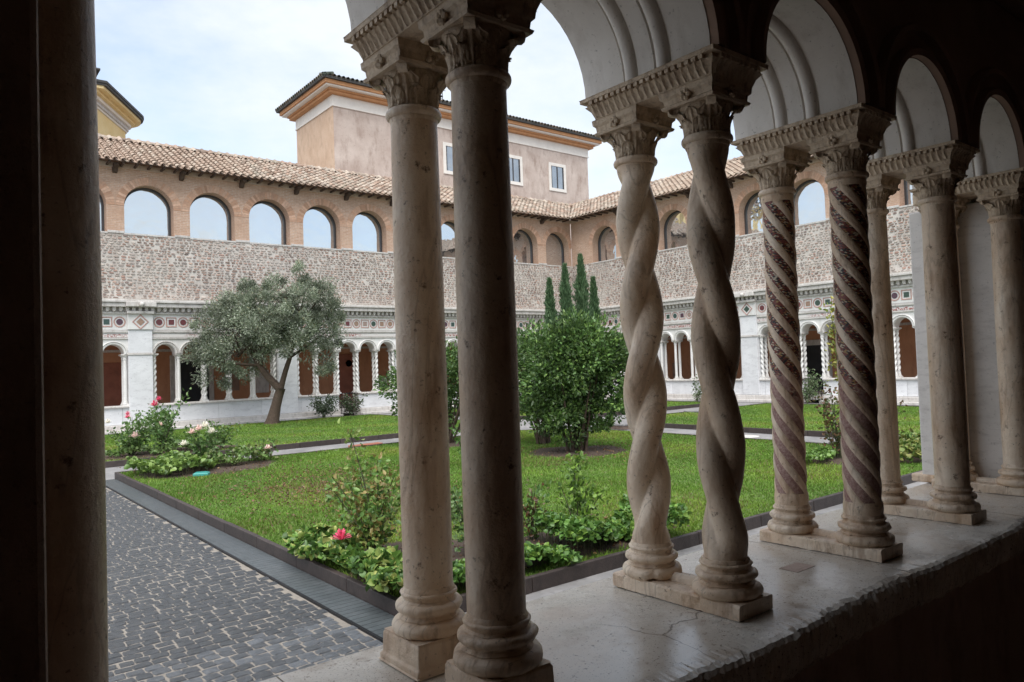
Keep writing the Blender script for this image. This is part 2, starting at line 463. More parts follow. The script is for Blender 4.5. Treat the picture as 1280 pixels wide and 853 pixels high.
def leaf_geo(P, D, L, W, colr, fold=.35, jit=.25, r=rng):
    """one 6-vertex folded leaf for every point; D leaf axis, L length, W half width"""
    n = len(P); D = norm(D); S = norm(np.cross(D, r.normal(size=(n, 3)))); Nn = np.cross(D, S)
    L = np.broadcast_to(L, n)[:, None]; W = np.broadcast_to(W, n)[:, None]
    droop = -Nn * L * .12
    v = np.stack([P, P + D * L * .3 + S * W + Nn * W * fold, P + D * L * .7 + S * W * .75 + Nn * W * fold + droop * .5,
                  P + D * L + droop, P + D * L * .7 - S * W * .75 + Nn * W * fold + droop * .5, P + D * L * .3 - S * W + Nn * W * fold], 1).reshape(-1, 3)
    b = np.arange(n)[:, None] * 6
    F = np.concatenate([b + np.array([0, 1, 2, 3]), b + np.array([3, 4, 5, 0])], 0)
    colr = np.asarray(colr, float)
    if colr.ndim == 1: colr = np.tile(colr, (n, 1))
    cc = colr * (1 + r.uniform(-jit, jit, (n, 1)))
    return v, F, np.repeat(cc, 6, 0)


def pick(cols, n, p=None, r=rng):
    return np.array(cols)[r.choice(len(cols), n, p=p)]


def on_ball(n, r=rng): return norm(r.normal(size=(n, 3)))


# ================================================================== NEAR ARCADE
SILL = 1.12
Y_IN, Y_OUT = 1.45, 1.76
AX = [.17, 1.08, 2.00, 2.912, 3.778, 4.66]
SPR = 2.86
G0, G1 = 1.33, 1.87            # gallery face and garden face of the arch wall
XL, XR = .1, 4.74              # bay between the corner pier and the end pier
TOPW = 4.62

gal = thing('cloister_gallery', 'dark arcaded gallery of warm marble, with its parapet, round arches and shadowed plaster vault', 'arcade', (2.4, 1.6, 0))
GO = (2.4, 1.6, 0)
ARC = [((a + b) / 2, (b - a) / 2 - .128) for a, b in zip(AX, AX[1:])]


def arch_face(mb, y, x0, x1, z0, z1, arcs, n=22, flip=False, uvs=False):
    xs = x0
    for cx, r in arcs:
        mb.face([(xs, y, z0), (cx - r, y, z0), (cx - r, y, z1), (xs, y, z1)])
        for k in range(n):
            t0 = math.pi - math.pi * k / n; t1 = math.pi - math.pi * (k + 1) / n
            a = (cx + r * math.cos(t0), y, z0 + r * math.sin(t0)); b = (cx + r * math.cos(t1), y, z0 + r * math.sin(t1))
            mb.face([a, b, (b[0], y, z1), (a[0], y, z1)])
        xs = cx + r
    mb.face([(xs, y, z0), (x1, y, z0), (x1, y, z1), (xs, y, z1)])


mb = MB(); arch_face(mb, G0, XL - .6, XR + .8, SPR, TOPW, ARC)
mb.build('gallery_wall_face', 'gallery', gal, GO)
mb = MB(); arch_face(mb, G1, XL - .6, XR + .8, SPR, TOPW, ARC)
mb.box(XL - .6, XR + .8, G0 + .01, G1 - .01, TOPW - .05, TOPW)
mb.build('garden_wall_face', 'soffit', gal, GO)
PROF = [(G0, 0), (1.478, 0), (1.480, -.007), (1.488, -.007), (1.490, .006), (1.500, .014), (1.513, .018), (1.526, .014), (1.536, .006), (1.538, -.005), (1.545, -.005), (1.547, .004),
        (1.615, .004), (1.617, -.005), (1.624, -.005), (1.626, .006), (1.636, .014), (1.649, .018), (1.662, .014), (1.672, .006), (1.674, -.007), (1.682, -.007), (1.684, 0), (G1, 0)]
for cx, r in ARC:
    mb = MB(); n = 36
    P = [[(cx + (r - dr) * math.cos(math.pi - math.pi * k / n), y, SPR + (r - dr) * math.sin(math.pi - math.pi * k / n)) for k in range(n + 1)] for y, dr in PROF]
    mb.grid(P); mb.build('arch_soffit', 'soffit', gal, GO, smooth='auto')
    for r0, r1, dy in ((r + .002, r + .045, .03), (r + .105, r + .14, .035)):
        mb = MB()
        P = []
        for k in range(n + 1):
            t = math.pi - math.pi * k / n; c_, s_ = math.cos(t), math.sin(t)
            P.append([(cx + rr * c_, y, SPR + .001 + rr * s_) for rr, y in ((r0, G0 + .01), (r0, G0 - dy), (r0 * .4 + r1 * .6, G0 - dy - .006), (r1, G0 - dy * .5), (r1, G0 + .01))])
        mb.grid(P); mb.build('arch_moulding', 'gallery', gal, GO, smooth='auto')

# piers
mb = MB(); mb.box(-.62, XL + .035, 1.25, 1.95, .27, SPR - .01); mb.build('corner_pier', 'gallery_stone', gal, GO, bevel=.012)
mb = MB(); mb.box(XR, XR + .75, 1.27, 1.86, SILL, SPR - .10); mb.build('pier', 'pier', gal, GO, bevel=.01)
mb = MB(); mb.box(XR - .02, XR + .09, 1.88, 1.98, SILL, SPR - .10); mb.build('pilaster', 'pier', gal, GO, bevel=.01)
mb = MB(); mb.box(XR - .03, XR + .77, 1.86, 2.04, SILL + .002, SILL + .05); mb.build('pilaster_foot', 'marble', gal, GO, bevel=.01)
mb = MB(); mb.box(XR - .10, XR + .85, G0 - .03, G1 + .05, SPR - .075, SPR - .002); mb.build('pier_impost', 'marble_carved', gal, GO, bevel=.008)
# parapet body, floor, back wall, vault, upper storey above the gallery
mb = MB(); mb.box(-.62, 8.2, 1.26, 1.92, 0, .985); mb.build('parapet', 'gallery_stone', gal, GO, bevel=.01)
mb = MB(); mb.box(-.62, 8.2, -2.6, 1.26, .1, .27); mb.build('gallery_floor', 'gallery_stone', gal, GO)
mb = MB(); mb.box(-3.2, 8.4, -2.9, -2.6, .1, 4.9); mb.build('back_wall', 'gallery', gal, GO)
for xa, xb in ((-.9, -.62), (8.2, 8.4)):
    mb = MB(); mb.box(xa, xb, -2.6, 1.9, .1, 4.9); mb.build('added_end_screen', 'gallery', gal, GO)  # added, unseen: shut the gallery's open ends and keep daylight out
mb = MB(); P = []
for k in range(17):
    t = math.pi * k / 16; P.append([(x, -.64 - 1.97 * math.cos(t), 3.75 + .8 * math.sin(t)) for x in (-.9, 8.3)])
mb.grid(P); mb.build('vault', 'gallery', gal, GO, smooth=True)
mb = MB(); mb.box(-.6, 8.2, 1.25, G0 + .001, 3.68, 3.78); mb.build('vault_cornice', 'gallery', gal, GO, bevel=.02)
mb = MB(); mb.box(XR + .8, 8.2, G0, G1, .99, TOPW); mb.build('added_bay_screen', 'pier', gal, GO)  # added filler where the next bay's arches would let light in
mb = MB(); mb.box(-3.2, 8.4, -2.9, 1.9, 4.91, 5.1); mb.build('gallery_roof', 'mortar', gal, GO)


# sill: four worn marble slabs
def slab(x0, x1, seed):
    r = random.Random(seed); nx = max(4, int((x1 - x0) / .011)); mb = MB(); P = []
    lo = [0.0] * (nx + 1); v = 0
    for i in range(nx + 1): v = v * .93 + r.gauss(0, .0016); lo[i] = v
    for i in range(nx + 1):
        x = x0 + (x1 - x0) * i / nx
        big = .004 * math.sin(2.3 * x + 1) + .003 * math.sin(5.7 * x); e = lambda q: r.gauss(0, q)
        yi = 1.20 + big + lo[i]; ch = max(0, lo[i]) * 1.2
        prof = [(1.262, SILL - .136), (yi + .014 + e(.002), SILL - .13 + e(.002)), (yi + .003 + e(.002), SILL - .112 + e(.002)), (yi + e(.0025), SILL - .075), (yi + e(.0025), SILL - .042),
                (yi + .004 + e(.0015) + ch, SILL - .020 + e(.001)), (yi + .014 + ch, SILL - .008 - ch * .2), (yi + .032 + ch, SILL - .003), (1.285, SILL - .001), (1.34, SILL - .0005),
                (1.45, SILL), (1.7, SILL - .001), (1.955, SILL - .003), (1.975 + big, SILL - .012), (1.985 + big, SILL - .04), (1.98, SILL - .13), (1.92, SILL - .135)]
        P.append([(x, y, z) for y, z in prof])
    ids = mb.grid(P); mb.f.append(ids[0]); mb.f.append(ids[-1][::-1])
    roughen(mb, .0035, 55, 5, seed, 1.245); mb.build('sill_slab', 'sill', gal, GO)
for k, (a, b) in enumerate(((-.62, .72), (.725, 2.79), (2.796, 4.05), (4.056, 6.2), (6.205, 8.2))): slab(a, b, k)
mb = MB(); mb.box(2.50, 2.62, 1.50, 1.575, SILL - .003, SILL + .0012); mb.build('sill_patch', 'gallery_stone', gal, GO)


# carved pieces shared by the columns ---------------------------------------------------------
def leaf_sheet(mb, ang, r0, r1, z0, z1, half, curl, tiers=9, across=9, lobes=4):
    """an acanthus leaf hugging the bell, lobed edge, fluted, its tip curling out"""
    P = []
    for i in range(tiers + 1):
        t = i / tiers; z = z0 + (z1 - z0) * (t if t < .88 else .88 + (t - .88) * .35 - max(0, t - .95) * .5)
        rr = r0 + (r1 - r0) * t ** 2.2 + curl * max(0, t - .6) ** 1.5 * 3
        wv = half * (math.sin(math.pi * (.16 + .80 * t)) ** .7) * (1 + .16 * math.cos(lobes * 2 * math.pi * t))
        if i == tiers: wv *= .35
        row = []
        for j in range(across + 1):
            s_ = j / across * 2 - 1
            fl = .0042 * math.cos(s_ * math.pi * 3.6) * (1 - .3 * t) - .002 * abs(s_)
            a = ang + s_ * wv / max(rr, .02)
            row.append(((rr + fl) * math.cos(a), (rr + fl) * math.sin(a), z - .008 * abs(s_) ** 2))
        P.append(row)
    mb.grid(P)


def capital_mesh(mb, c, z0, h, rn, rt):
    """bell with two rings of leaves and corner volutes; rt = half side of the abacus"""
    tfo = mb.tf
    base = (c[0], c[1], 0)
    mb.tf = lambda p: (p[0] + base[0], p[1] + base[1], p[2])
    mb.lathe([(rn * .96, z0), (rn * .97, z0 + h * .45), (rn * 1.12, z0 + h * .75), (rn * 1.32, z0 + h), (rn * .5, z0 + h)], n=20)
    for k in range(8):
        leaf_sheet(mb, k * math.pi / 4 + math.pi / 8, rn * 1.02, rn * 1.16, z0, z0 + h * .62, rn * .46, .010)
    for k in range(4):
        leaf_sheet(mb, k * math.pi / 2 + math.pi / 4, rn * 1.0, rt * 1.20, z0 + .004, z0 + h * 1.0, rn * .66, .010, 12, 15)
        leaf_sheet(mb, k * math.pi / 2, rn * 1.0, rt * .95, z0 + .004, z0 + h * .98, rn * .58, .008, 12, 15)
    for k in range(4):
        a = k * math.pi / 2 + math.pi / 4; q = rt * 1.18
        cx, cy = q * math.cos(a), q * math.sin(a); tn = (-math.sin(a), math.cos(a))
        prof = []
        P = []
        for s_ in (-1, 1):
            P.append([(cx + tn[0] * s_ * .014 + math.cos(a) * .017 * math.cos(2 * math.pi * j / 10), cy + tn[1] * s_ * .014 + math.sin(a) * .017 * math.cos(2 * math.pi * j / 10), z0 + h * .93 + .017 * math.sin(2 * math.pi * j / 10)) for j in range(10)])
        ids = mb.grid(P, close_v=True); mb.f.append(ids[0]); mb.f.append(ids[1])
    mb.tf = tfo


def frustum(mb, cx, cy, levels):
    """stack of rectangles (half x, half y, z)"""
    P = [[(cx + sx * hx, cy + sy * hy, z) for sx, sy in ((-1, -1), (1, -1), (1, 1), (-1, 1))] for hx, hy, z in levels]
    ids = mb.grid(P, close_v=True); mb.f.append(ids[-1]); mb.f.append(ids[0][::-1])


def base_profile(z0, h, r):
    """attic base: big torus, scotia, small torus, collar; from plinth top z0"""
    pr = [(r * .9, 0)]
    def tor(zc, hh, rc, rad):
        for k in range(9):
            t = -math.pi / 2 + math.pi * k / 8; pr.append((rc + rad * math.cos(t), zc + hh * math.sin(t)))
    tor(.17 * h, .17 * h, r * 1.22, r * .30)
    pr.append((r * 1.24, .36 * h)); pr.append((r * 1.12, .42 * h)); pr.append((r * 1.14, .48 * h))
    tor(.58 * h, .11 * h, r * 1.14, r * .22)
    pr.append((r * 1.14, .70 * h)); pr.append((r * 1.06, .74 * h)); pr.append((r * 1.08, .80 * h))
    tor(.85 * h, .05 * h, r * 1.06, r * .09)
    pr.append((r * 1.06, .92 * h)); pr.append((r, h)); pr.append((r * .5, h))
    return [(a, z0 + b) for a, b in pr]


def shaft_plain(mb, c, z0, z1, r0, r1, n=32):
    k = 14; prof = []
    for i in range(k + 1):
        t = i / k; prof.append((r0 + (r1 - r0) * t + .0025 * math.sin(math.pi * t), z0 + (z1 - z0) * t))
    mb.lathe(prof, (c[0], c[1], 0), n, cap=False)


def shaft_rope(mb, c, z0, z1, d, a, pitch, hand, ph, nz=120, n=48):
    P = []
    for i in range(nz + 1):
        t = i / nz; z = z0 + (z1 - z0) * t
        e = min(1, t / .07, (1 - t) / .05); e = e * e * (3 - 2 * e)
        tw = hand * 2 * math.pi * (z - z0) / pitch + ph; row = []
        for k in range(n):
            th = 2 * math.pi * k / n; q = th - tw
            rr = d * abs(math.cos(q)) + math.sqrt(max(1e-9, a * a - (d * math.sin(q)) ** 2))
            rr = rr * e + (1 - e) * .067
            row.append((c[0] + rr * math.cos(th), c[1] + rr * math.sin(th), z))
        P.append(row)
    mb.grid(P, close_v=True)


def helix_band(z0, z1, r, pitch, starts, frac, ph, c, sink, mb_rib, mb_mos, hand=-1):
    """raised plain ribs and sunken mosaic bands winding round a shaft"""
    per = 2 * math.pi / starts
    nz = 150
    def ring(mbx, a0, a1, rr, na, mos):
        nonlocal_w = per * r
        ids = []
        for i in range(nz + 1):
            z = z0 + (z1 - z0) * i / nz; tw = hand * 2 * math.pi * (z - z0) / pitch + ph
            ids.append([mbx.vert((c[0] + rr[j] * math.cos(tw + a0 + (a1 - a0) * j / na), c[1] + rr[j] * math.sin(tw + a0 + (a1 - a0) * j / na), z)) for j in range(na + 1)])
        for i in range(nz):
            for j in range(na):
                mbx.f.append([ids[i][j], ids[i][j + 1], ids[i + 1][j + 1], ids[i + 1][j]])
                if mos:
                    u0 = (z1 - z0) * i / nz * 1.4; u1 = (z1 - z0) * (i + 1) / nz * 1.4; v0 = (a1 - a0) * r * j / na * .75; v1 = (a1 - a0) * r * (j + 1) / na * .75
                    mbx.uv[len(mbx.f) - 1] = [(u0, v0 + a0), (u0, v1 + a0), (u1, v1 + a0), (u1, v0 + a0)]
    for k in range(starts):
        b = k * per
        ring(mb_rib, b, b + per * (1 - frac), [r - sink, r - sink * .2, r, r, r, r - sink * .2, r - sink], 6, False)
        ring(mb_mos, b + per * (1 - frac), b + per, [r - sink] * 5, 4, True)


def column_pair(kind, i, label, name='column_pair'):
    x = AX[i]; loc = (x, 1.605, SILL)
    t = thing(name, label, 'column pair', loc)
    wall_side = i in (0, 5)
    zb = SILL + .002
    if kind == 'tall':
        for yc in (Y_OUT, Y_IN):
            mb = MB(); frustum(mb, x, yc, [(.102, .102, zb), (.102, .102, zb + .018), (.096, .096, zb + .022), (.094, .094, zb + .075), (.088, .088, zb + .082)])
            mb.build('plinth', 'marble', t, loc, bevel=.006)
        pz, bh = zb + .08, .125
    else:
        mb = MB(); P = []
        for sy in range(41):
            y = 1.345 + .52 * sy / 40
            P.append([(x - .09, y, zb), (x - .09, y, zb + .020), (x - .09, y, zb + .040), (x - .084, y, zb + .046), (x, y, zb + .046), (x + .084, y, zb + .046), (x + .09, y, zb + .040), (x + .09, y, zb + .02), (x + .09, y, zb)])
        ids = mb.grid(P); mb.f.append(ids[0]); mb.f.append(ids[-1]); roughen(mb, .0022, 45, 8, i); mb.build('plinth', 'marble', t, loc)
        mb = MB(); P = []
        for k in range(9):
            a = math.pi * k / 8; P.append([(x + .021 * math.cos(a), y, zb + .046 + .024 * math.sin(a)) for y in (Y_IN + .085, Y_OUT - .085)])
        mb.grid(P); mb.build('tie_bar', 'marble', t, loc, smooth=True)
        pz, bh = zb + .044, .118
    NECK = 2.612
    for yc in (Y_OUT, Y_IN):
        inner = yc == Y_IN
        r = .072 if inner else .068
        mb = MB(); mb.lathe(base_profile(pz, bh, r), (x, yc, 0), 72); roughen(mb, .0022, 34, 9, i + yc)
        mb.build('column_base', 'marble', t, loc, smooth='auto')
        z0, z1 = pz + bh - .002, NECK
        if kind == 'rope':
            mb = MB(); shaft_rope(mb, (x, yc), z0, z1, .0275, .0495, .61 if not inner else .71, 1 if not inner else -1, .23 if not inner else 2.17, 130, 96); roughen(mb, .0022, 11, 0, i)
            sh = mb.build('shaft', 'marble', t, loc, smooth=True)
        elif kind == 'mosaic':
            mb = MB(); shaft_plain(mb, (x, yc), z0, z0 + .05, r, r * .985); shaft_plain(mb, (x, yc), z1 - .03, z1, r * .97, r * .97)
            mm = MB(); helix_band(z0 + .045, z1 - .025, r * .985, .52, 5, .52, .4 + yc, (x, yc), .0035, mb, mm)
            sh = mb.build('shaft', 'marble', t, loc, smooth='auto')
            mm.build('mosaic_band', 'mosaic', sh, loc, smooth=True)
        else:
            mb = MB(); shaft_plain(mb, (x, yc), z0, z1, r, r * .955); sh = mb.build('shaft', 'marble', t, loc, smooth=True)
        mb = MB(); pr = []
        for k in range(9):
            a = -math.pi / 2 + math.pi * k / 8; pr.append((r * 1.0 + .0105 * math.cos(a), NECK + .013 + .013 * math.sin(a)))
        mb.lathe([(r * .95, NECK - .012), (r * 1.0, NECK - .004)] + pr + [(r * .9, NECK + .028)], (x, yc, 0), 40); mb.build('neck_ring', 'marble', sh, loc, smooth='auto')
        mb = MB(); capital_mesh(mb, (x, yc), NECK + .026, .098, r * .97, .088); roughen(mb, .0022, 60, 3, i); cp = mb.build('capital', 'marble_carved', t, loc, smooth=True)
        # abacus block with its little rosettes
        mb = MB(); frustum(mb, x, yc, [(.098, .098, NECK + .120), (.102, .102, NECK + .128), (.094, .094, NECK + .134), (.096, .096, NECK + .150), (.104, .104, NECK + .158), (.106, .106, NECK + .176)])
        for sx, sy in ((-1, 0), (1, 0), (0, -1), (0, 1)):
            for k in range(5):
                a = 2 * math.pi * k / 5; tx, ty = -sy, sx
                cx_, cy_ = x + sx * .103 + tx * .012 * math.cos(a), yc + sy * .103 + ty * .012 * math.cos(a)
                mb.lathe([(.001, -.009), (.008, -.005), (.009, 0), (.008, .005), (.001, .009)], (cx_, cy_, NECK + .146 + .012 * math.sin(a)), 6)
        mb.build('abacus', 'marble_carved', t, loc, smooth='auto', bevel=.002)
    # impost block: flared, a row of leaves with a row of drilled blocks above
    mb = MB(); z = NECK + .176
    y0, y1 = 1.345, 1.845; yc = (y0 + y1) / 2; hy = (y1 - y0) / 2
    lv = [(.108, hy, z), (.110, hy + .002, z + .006), (.118, hy + .010, z + .026), (.134, hy + .026, z + .044), (.128, hy + .020, z + .0445), (.128, hy + .020, z + .0575), (.146, hy + .038, z + .058), (.147, hy + .039, SPR - .001)]
    frustum(mb, x, yc, lv); im = mb.build('impost', 'marble_carved', t, loc, bevel=.0015)
    mb = MB()
    def leafrow(p0, p1, nrm):
        d = Vector(p1) - Vector(p0); L = d.length; n = int(L / .026); d.normalize(); nv = Vector(nrm)
        for k in range(n):
            s0 = (k + .5) * L / n; rows = []
            for q in range(5):
                tt = q / 4; wv = .0115 * math.sin(math.pi * (.25 + .6 * tt)); out_ = .004 + .012 * tt + (.010 * tt * tt) + .006 * max(0, tt - .7) * 3
                rows.append([tuple(Vector(p0) + d * (s0 + u * wv + .005 * math.sin(tt * 3)) + nv * (out_ - .003 * abs(u) + .003 * (u == 0)) + Vector((0, 0, .004 + .042 * tt))) for u in (-1, -.5, 0, .5, 1)])
            mb.grid(rows)
            for off in (0,):
                c0 = Vector(p0) + d * (s0 + off * L / n) + nv * .0265 + Vector((0, 0, .051))
                a = d * .0078; b = nv * .0085; e_ = Vector((0, 0, .0062)); pts = []
                for sx in (-1, 1):
                    for sy in (-1, 1):
                        for sz in (-1, 1): pts.append(mb.vert(tuple(c0 + a * sx + b * sy + e_ * sz)))
                for q in ((0, 1, 3, 2), (4, 6, 7, 5), (0, 4, 5, 1), (2, 3, 7, 6), (0, 2, 6, 4), (1, 5, 7, 3)): mb.f.append([pts[g] for g in q])
    leafrow((x - .109, y0, z), (x - .109, y1, z), (-1, 0, 0)); leafrow((x + .109, y1, z), (x + .109, y0, z), (1, 0, 0))
    leafrow((x + .109, y0, z), (x - .109, y0, z), (0, -1, 0)); leafrow((x - .109, y1, z), (x + .109, y1, z), (0, 1, 0))
    mb.build('leaf_moulding', 'marble_carved', im, loc, smooth='auto')
    return t


column_pair('plain', 0, 'pair of plain columns in deep shadow against the dark corner pier')
column_pair('tall', 1, 'pair of smooth cream marble columns standing on two separate square plinths')
column_pair('rope', 2, 'pair of rope-twisted marble columns coiled in opposite directions on one shared plinth')
column_pair('mosaic', 3, 'pair of columns wound with spiral bands of dark red mosaic')
column_pair('plain', 4, 'pair of plain grey marble columns on one plinth, next after the mosaic columns')
column_pair('plain', 5, 'pair of plain columns set against the veined marble end pier')

# ================================================================== FAR WINGS
YA, XB = 28.7, 27.2
WIN_Z0, WIN_R, WIN_SP = 7.12, .82, 8.03
ZP, ZS = .96, 2.77                     # parapet top, arch springing
EAVE_V, EAVE_Z, RIDGE_V, RIDGE_Z = .62, 9.46, -2.6, 11.08
BAY, PW = 5.35, .78


def wall_with_arches(mb, u0, u1, z0, z1, v, ops, n=16, uv=False):
    """ops: (centre, half width, sill z, spring z); face at depth v"""
    def q(pts): mb.face([(p[0], v, p[1]) for p in pts], [(p[0], p[1]) for p in pts] if uv else None)
    x = u0
    for c, r, s0, sp in ops:
        q([(x, z0), (c - r, z0), (c - r, z1), (x, z1)])
        if s0 > z0: q([(c - r, z0), (c + r, z0), (c + r, s0), (c - r, s0)])
        for k in range(n):
            a = math.pi - math.pi * k / n; b = math.pi - math.pi * (k + 1) / n
            pa = (c + r * math.cos(a), sp + r * math.sin(a)); pb = (c + r * math.cos(b), sp + r * math.sin(b))
            q([pa, pb, (pb[0], z1), (pa[0], z1)])
        x = c + r
    q([(x, z0), (u1, z0), (u1, z1), (x, z1)])


def reveal(mb, c, r, s0, sp, v0, v1, n=16, sill=True, uv=False):
    pts = [(c - r, s0)] + [(c + r * math.cos(math.pi - math.pi * k / n), sp + r * math.sin(math.pi - math.pi * k / n)) for k in range(n + 1)] + [(c + r, s0)]
    if sill: pts.append((c - r, s0))
    acc = 0
    for a, b in zip(pts, pts[1:]):
        L = math.hypot(b[0] - a[0], b[1] - a[1])
        mb.face([(a[0], v0, a[1]), (b[0], v0, b[1]), (b[0], v1, b[1]), (a[0], v1, a[1])], [(0, acc), (0, acc + L), (v1 - v0, acc + L), (v1 - v0, acc)] if uv else None); acc += L


def arch_ring(mb, c, r0, r1, z, v0, v1, n=16, span=math.pi):
    P = []
    for k in range(n + 1):
        t = math.pi - math.pi * k / n
        P.append([(c + rr * math.cos(t), v, z + rr * math.sin(t)) for rr, v in ((r0, v0), (r0, v1), ((r0 + r1) / 2, v1 + .012), (r1, v1 - .01), (r1, v0))])
    mb.grid(P)


STONE_COLS = [(.38, .28, .23), (.44, .34, .29), (.32, .235, .195), (.47, .39, .34), (.40, .26, .21), (.36, .31, .28), (.45, .32, .26), (.28, .21, .185), (.50, .44, .39)]
TILE_COLS = [(.38, .27, .205), (.44, .34, .265), (.33, .225, .165), (.43, .355, .29), (.30, .215, .165), (.40, .32, .255), (.48, .40, .325)]


def tile_geo(L=.36, r0=.085, r1=.068, n=6):
    """one half-round cover tile running up the slope (local y), laid convex side up"""
    m_ = MB(); P = []
    for y, rr, dz in ((0, r0, .02), (L, r1, 0)):
        P.append([(rr * math.cos(math.pi * k / n), y, dz + rr * math.sin(math.pi * k / n)) for k in range(n + 1)])
    for y, rr, dz in ((L, r1 - .016, 0), (0, r0 - .016, .02)):
        P.append([(rr * math.cos(math.pi * k / n), y, dz + rr * math.sin(math.pi * k / n)) for k in range(n + 1)])
    m_.grid(P, close_u=True); return m_


def wing(name, label, loc, tf, ax_rot, ulen, piers, wins, u_vis, gates, ind_range, seed):
    """one side of the cloister; u along the wall, v towards the garden, z up"""
    rr = random.Random(seed)
    t = thing(name, label, 'building', loc)
    def new(): return MB(tf)
    def put(mb, nm, mat, parent=t, **k): return mb.build(nm, mat, parent, loc, **k)
    def child(src, u, v, z, parent=t):
        p = tf((u, v, z)); return inst(src, parent, (p[0] - loc[0], p[1] - loc[1], p[2] - loc[2]), (0, 0, ax_rot))
    def wl(b): return (lambda p: b((0, 0, 0)) and p)
    bays = [(piers[i] + PW / 2, piers[i + 1] - PW / 2) for i in range(len(piers) - 1)]
    ops = []; colu = []
    for a, b in bays:
        s = (b - a) / 5
        for k in range(5):
            ops.append((a + s * (k + .5), .335, ZS, ZS))
        colu += [(a + s * k, (a, b)) for k in range(6)]
    ops = [o for o in ops if u_vis[0] - 1 < o[0] < ulen]
    # arcade wall, its soffits and archivolts
    mb = new(); wall_with_arches(mb, u_vis[0] - 1, ulen, ZS, 3.62, 0, ops); wall_with_arches(mb, u_vis[0] - 1, ulen, ZS, 3.62, -.5, ops)
    put(mb, 'arch_wall', 'far_marble')
    for o in ops:
        mb = new(); reveal(mb, o[0], o[1], o[2], o[3], 0, -.5, sill=False); put(mb, 'arch_soffit', 'far_marble', smooth=True)
        mb = new(); arch_ring(mb, o[0], .345, .41, ZS, -.01, .03); arch_ring(mb, o[0], .412, .45, ZS, -.01, .05); put(mb, 'archivolt', 'far_trim' if rr.random() < .2 else 'far_marble', smooth='auto')
    # parapet of marble panels, cap, plinth step; gates leave a gap
    edges = [u_vis[0] - 1]
    for g0, g1 in gates: edges += [g0, g1]
    edges.append(ulen)
    for a, b in zip(edges[::2], edges[1::2]):
        n = max(1, int((b - a) / 1.55)); s = (b - a) / n
        for k in range(n):
            mb = new(); mb.box(a + k * s + .004, a + (k + 1) * s - .004, -.5, 0 + rr.uniform(-.006, .006), .3, .88); put(mb, 'parapet_panel', 'far_panel')
        mb = new(); mb.box(a, b, -.56, .07, .885, ZP); put(mb, 'parapet_cap', 'far_trim', bevel=.02)
        mb = new(); mb.box(a, b, -.5, .16, 0, .29); put(mb, 'plinth_step', 'far_trim', bevel=.02)
        mb = new(); mb.box(a, b, .17, .38, 0, .12); put(mb, 'lower_step', 'far_trim', bevel=.02)
    for g0, g1 in gates:
        gt = MB(tf); gt.tube([(g0, -.2, .95), (g1, -.2, .95)], [.018, .018]); gt.tube([(g0, -.2, .35), (g1, -.2, .35)], [.015, .015])
        for k in range(7):
            uu = g0 + (g1 - g0) * (k + .5) / 7; gt.tube([(uu, -.2, .05), (uu, -.2, 1.0)], [.011, .011])
        put(gt, 'gate', 'iron')
    # piers with veined slabs, breaking forward
    for p in piers:
        if not (u_vis[0] - 1 < p < ulen): continue
        mb = new(); mb.box(p - PW / 2, p + PW / 2, -.5, .10, .30, ZS - .05); put(mb, 'pier', 'far_panel', bevel=.012)
        mb = new(); mb.box(p - PW / 2 - .03, p + PW / 2 + .03, -.5, .13, ZS - .048, ZS + .03); put(mb, 'pier_cap', 'far_trim', bevel=.012)
        mb = new(); mb.box(p - PW / 2, p + PW / 2, -.01, .10, ZS + .032, 3.615); put(mb, 'pier_block', 'far_panel', bevel=.01)
        mb = new(); mb.box(p - PW / 2 - .02, p + PW / 2 + .02, .02, .15, 3.625, 4.175); put(mb, 'frieze_block', 'far_marble', bevel=.01)
        mb = new(); mb.box(p - PW / 2 - .05, p + PW / 2 + .05, .05, .26, 4.178, 4.28); mb.box(p - PW / 2 - .1, p + PW / 2 + .1, .05, .40, 4.42, 4.60); put(mb, 'cornice_block', 'far_trim', bevel=.02)
        mb = new(); mb.lathe([(.01, -.09), (.07, -.06), (.09, 0), (.06, .07), (.01, .09)], (p, .46, 4.5), 8); put(mb, 'water_spout', 'far_trim', smooth=True)
    # paired little columns: built once per kind, then copied
    protos = {}
    for kd in ('plain', 'rope', 'rope2'):
        mb = MB(); mb.box(-.10, .10, -.10, .10, 0, .05); mb.lathe(base_profile(.05, .10, .065), (0, 0, 0), 12)
        if kd == 'plain': shaft_plain(mb, (0, 0), .145, ZS - ZP - .20, .062, .056, 10)
        else: shaft_rope(mb, (0, 0), .145, ZS - ZP - .20, .03, .045, .42, 1 if kd == 'rope' else -1, .3, 48, 16)
        mb.lathe([(.06, ZS - ZP - .21), (.075, ZS - ZP - .19), (.062, ZS - ZP - .17), (.07, ZS - ZP - .11), (.10, ZS - ZP - .07), (.04, ZS - ZP - .07)], (0, 0, 0), 10)
        mb.box(-.105, .105, -.105, .105, ZS - ZP - .068, ZS - ZP - .055)
        o = mb.build('column', 'far_marble', t, None, smooth='auto'); protos[kd] = [o, False]
    for u, (a, b) in colu:
        if not (u_vis[0] - .8 < u < ulen - .2): continue
        mid = abs((a + b) / 2 - gates[0][0] - .45) < 1.5 if gates else False
        kd = rr.choice(['rope', 'rope2']) if mid else rr.choice(['plain', 'plain', 'rope'])
        uu = u + (.085 if abs(u - a) < .01 else (-.085 if abs(u - b) < .01 else 0))
        for v in (-.10, -.38):
            o, used = protos[kd]
            p = tf((uu, v, ZP + .001)); pl = (p[0] - loc[0], p[1] - loc[1], p[2] - loc[2])
            if not used: o.location = pl; o.rotation_euler = (0, 0, ax_rot); protos[kd][1] = True
            else: inst(o, t, pl, (0, 0, ax_rot))
        mb = new(); mb.box(uu - .13, uu + .13, -.51, .02, ZS - .055, ZS - .002); put(mb, 'impost', 'far_trim', bevel=.01)
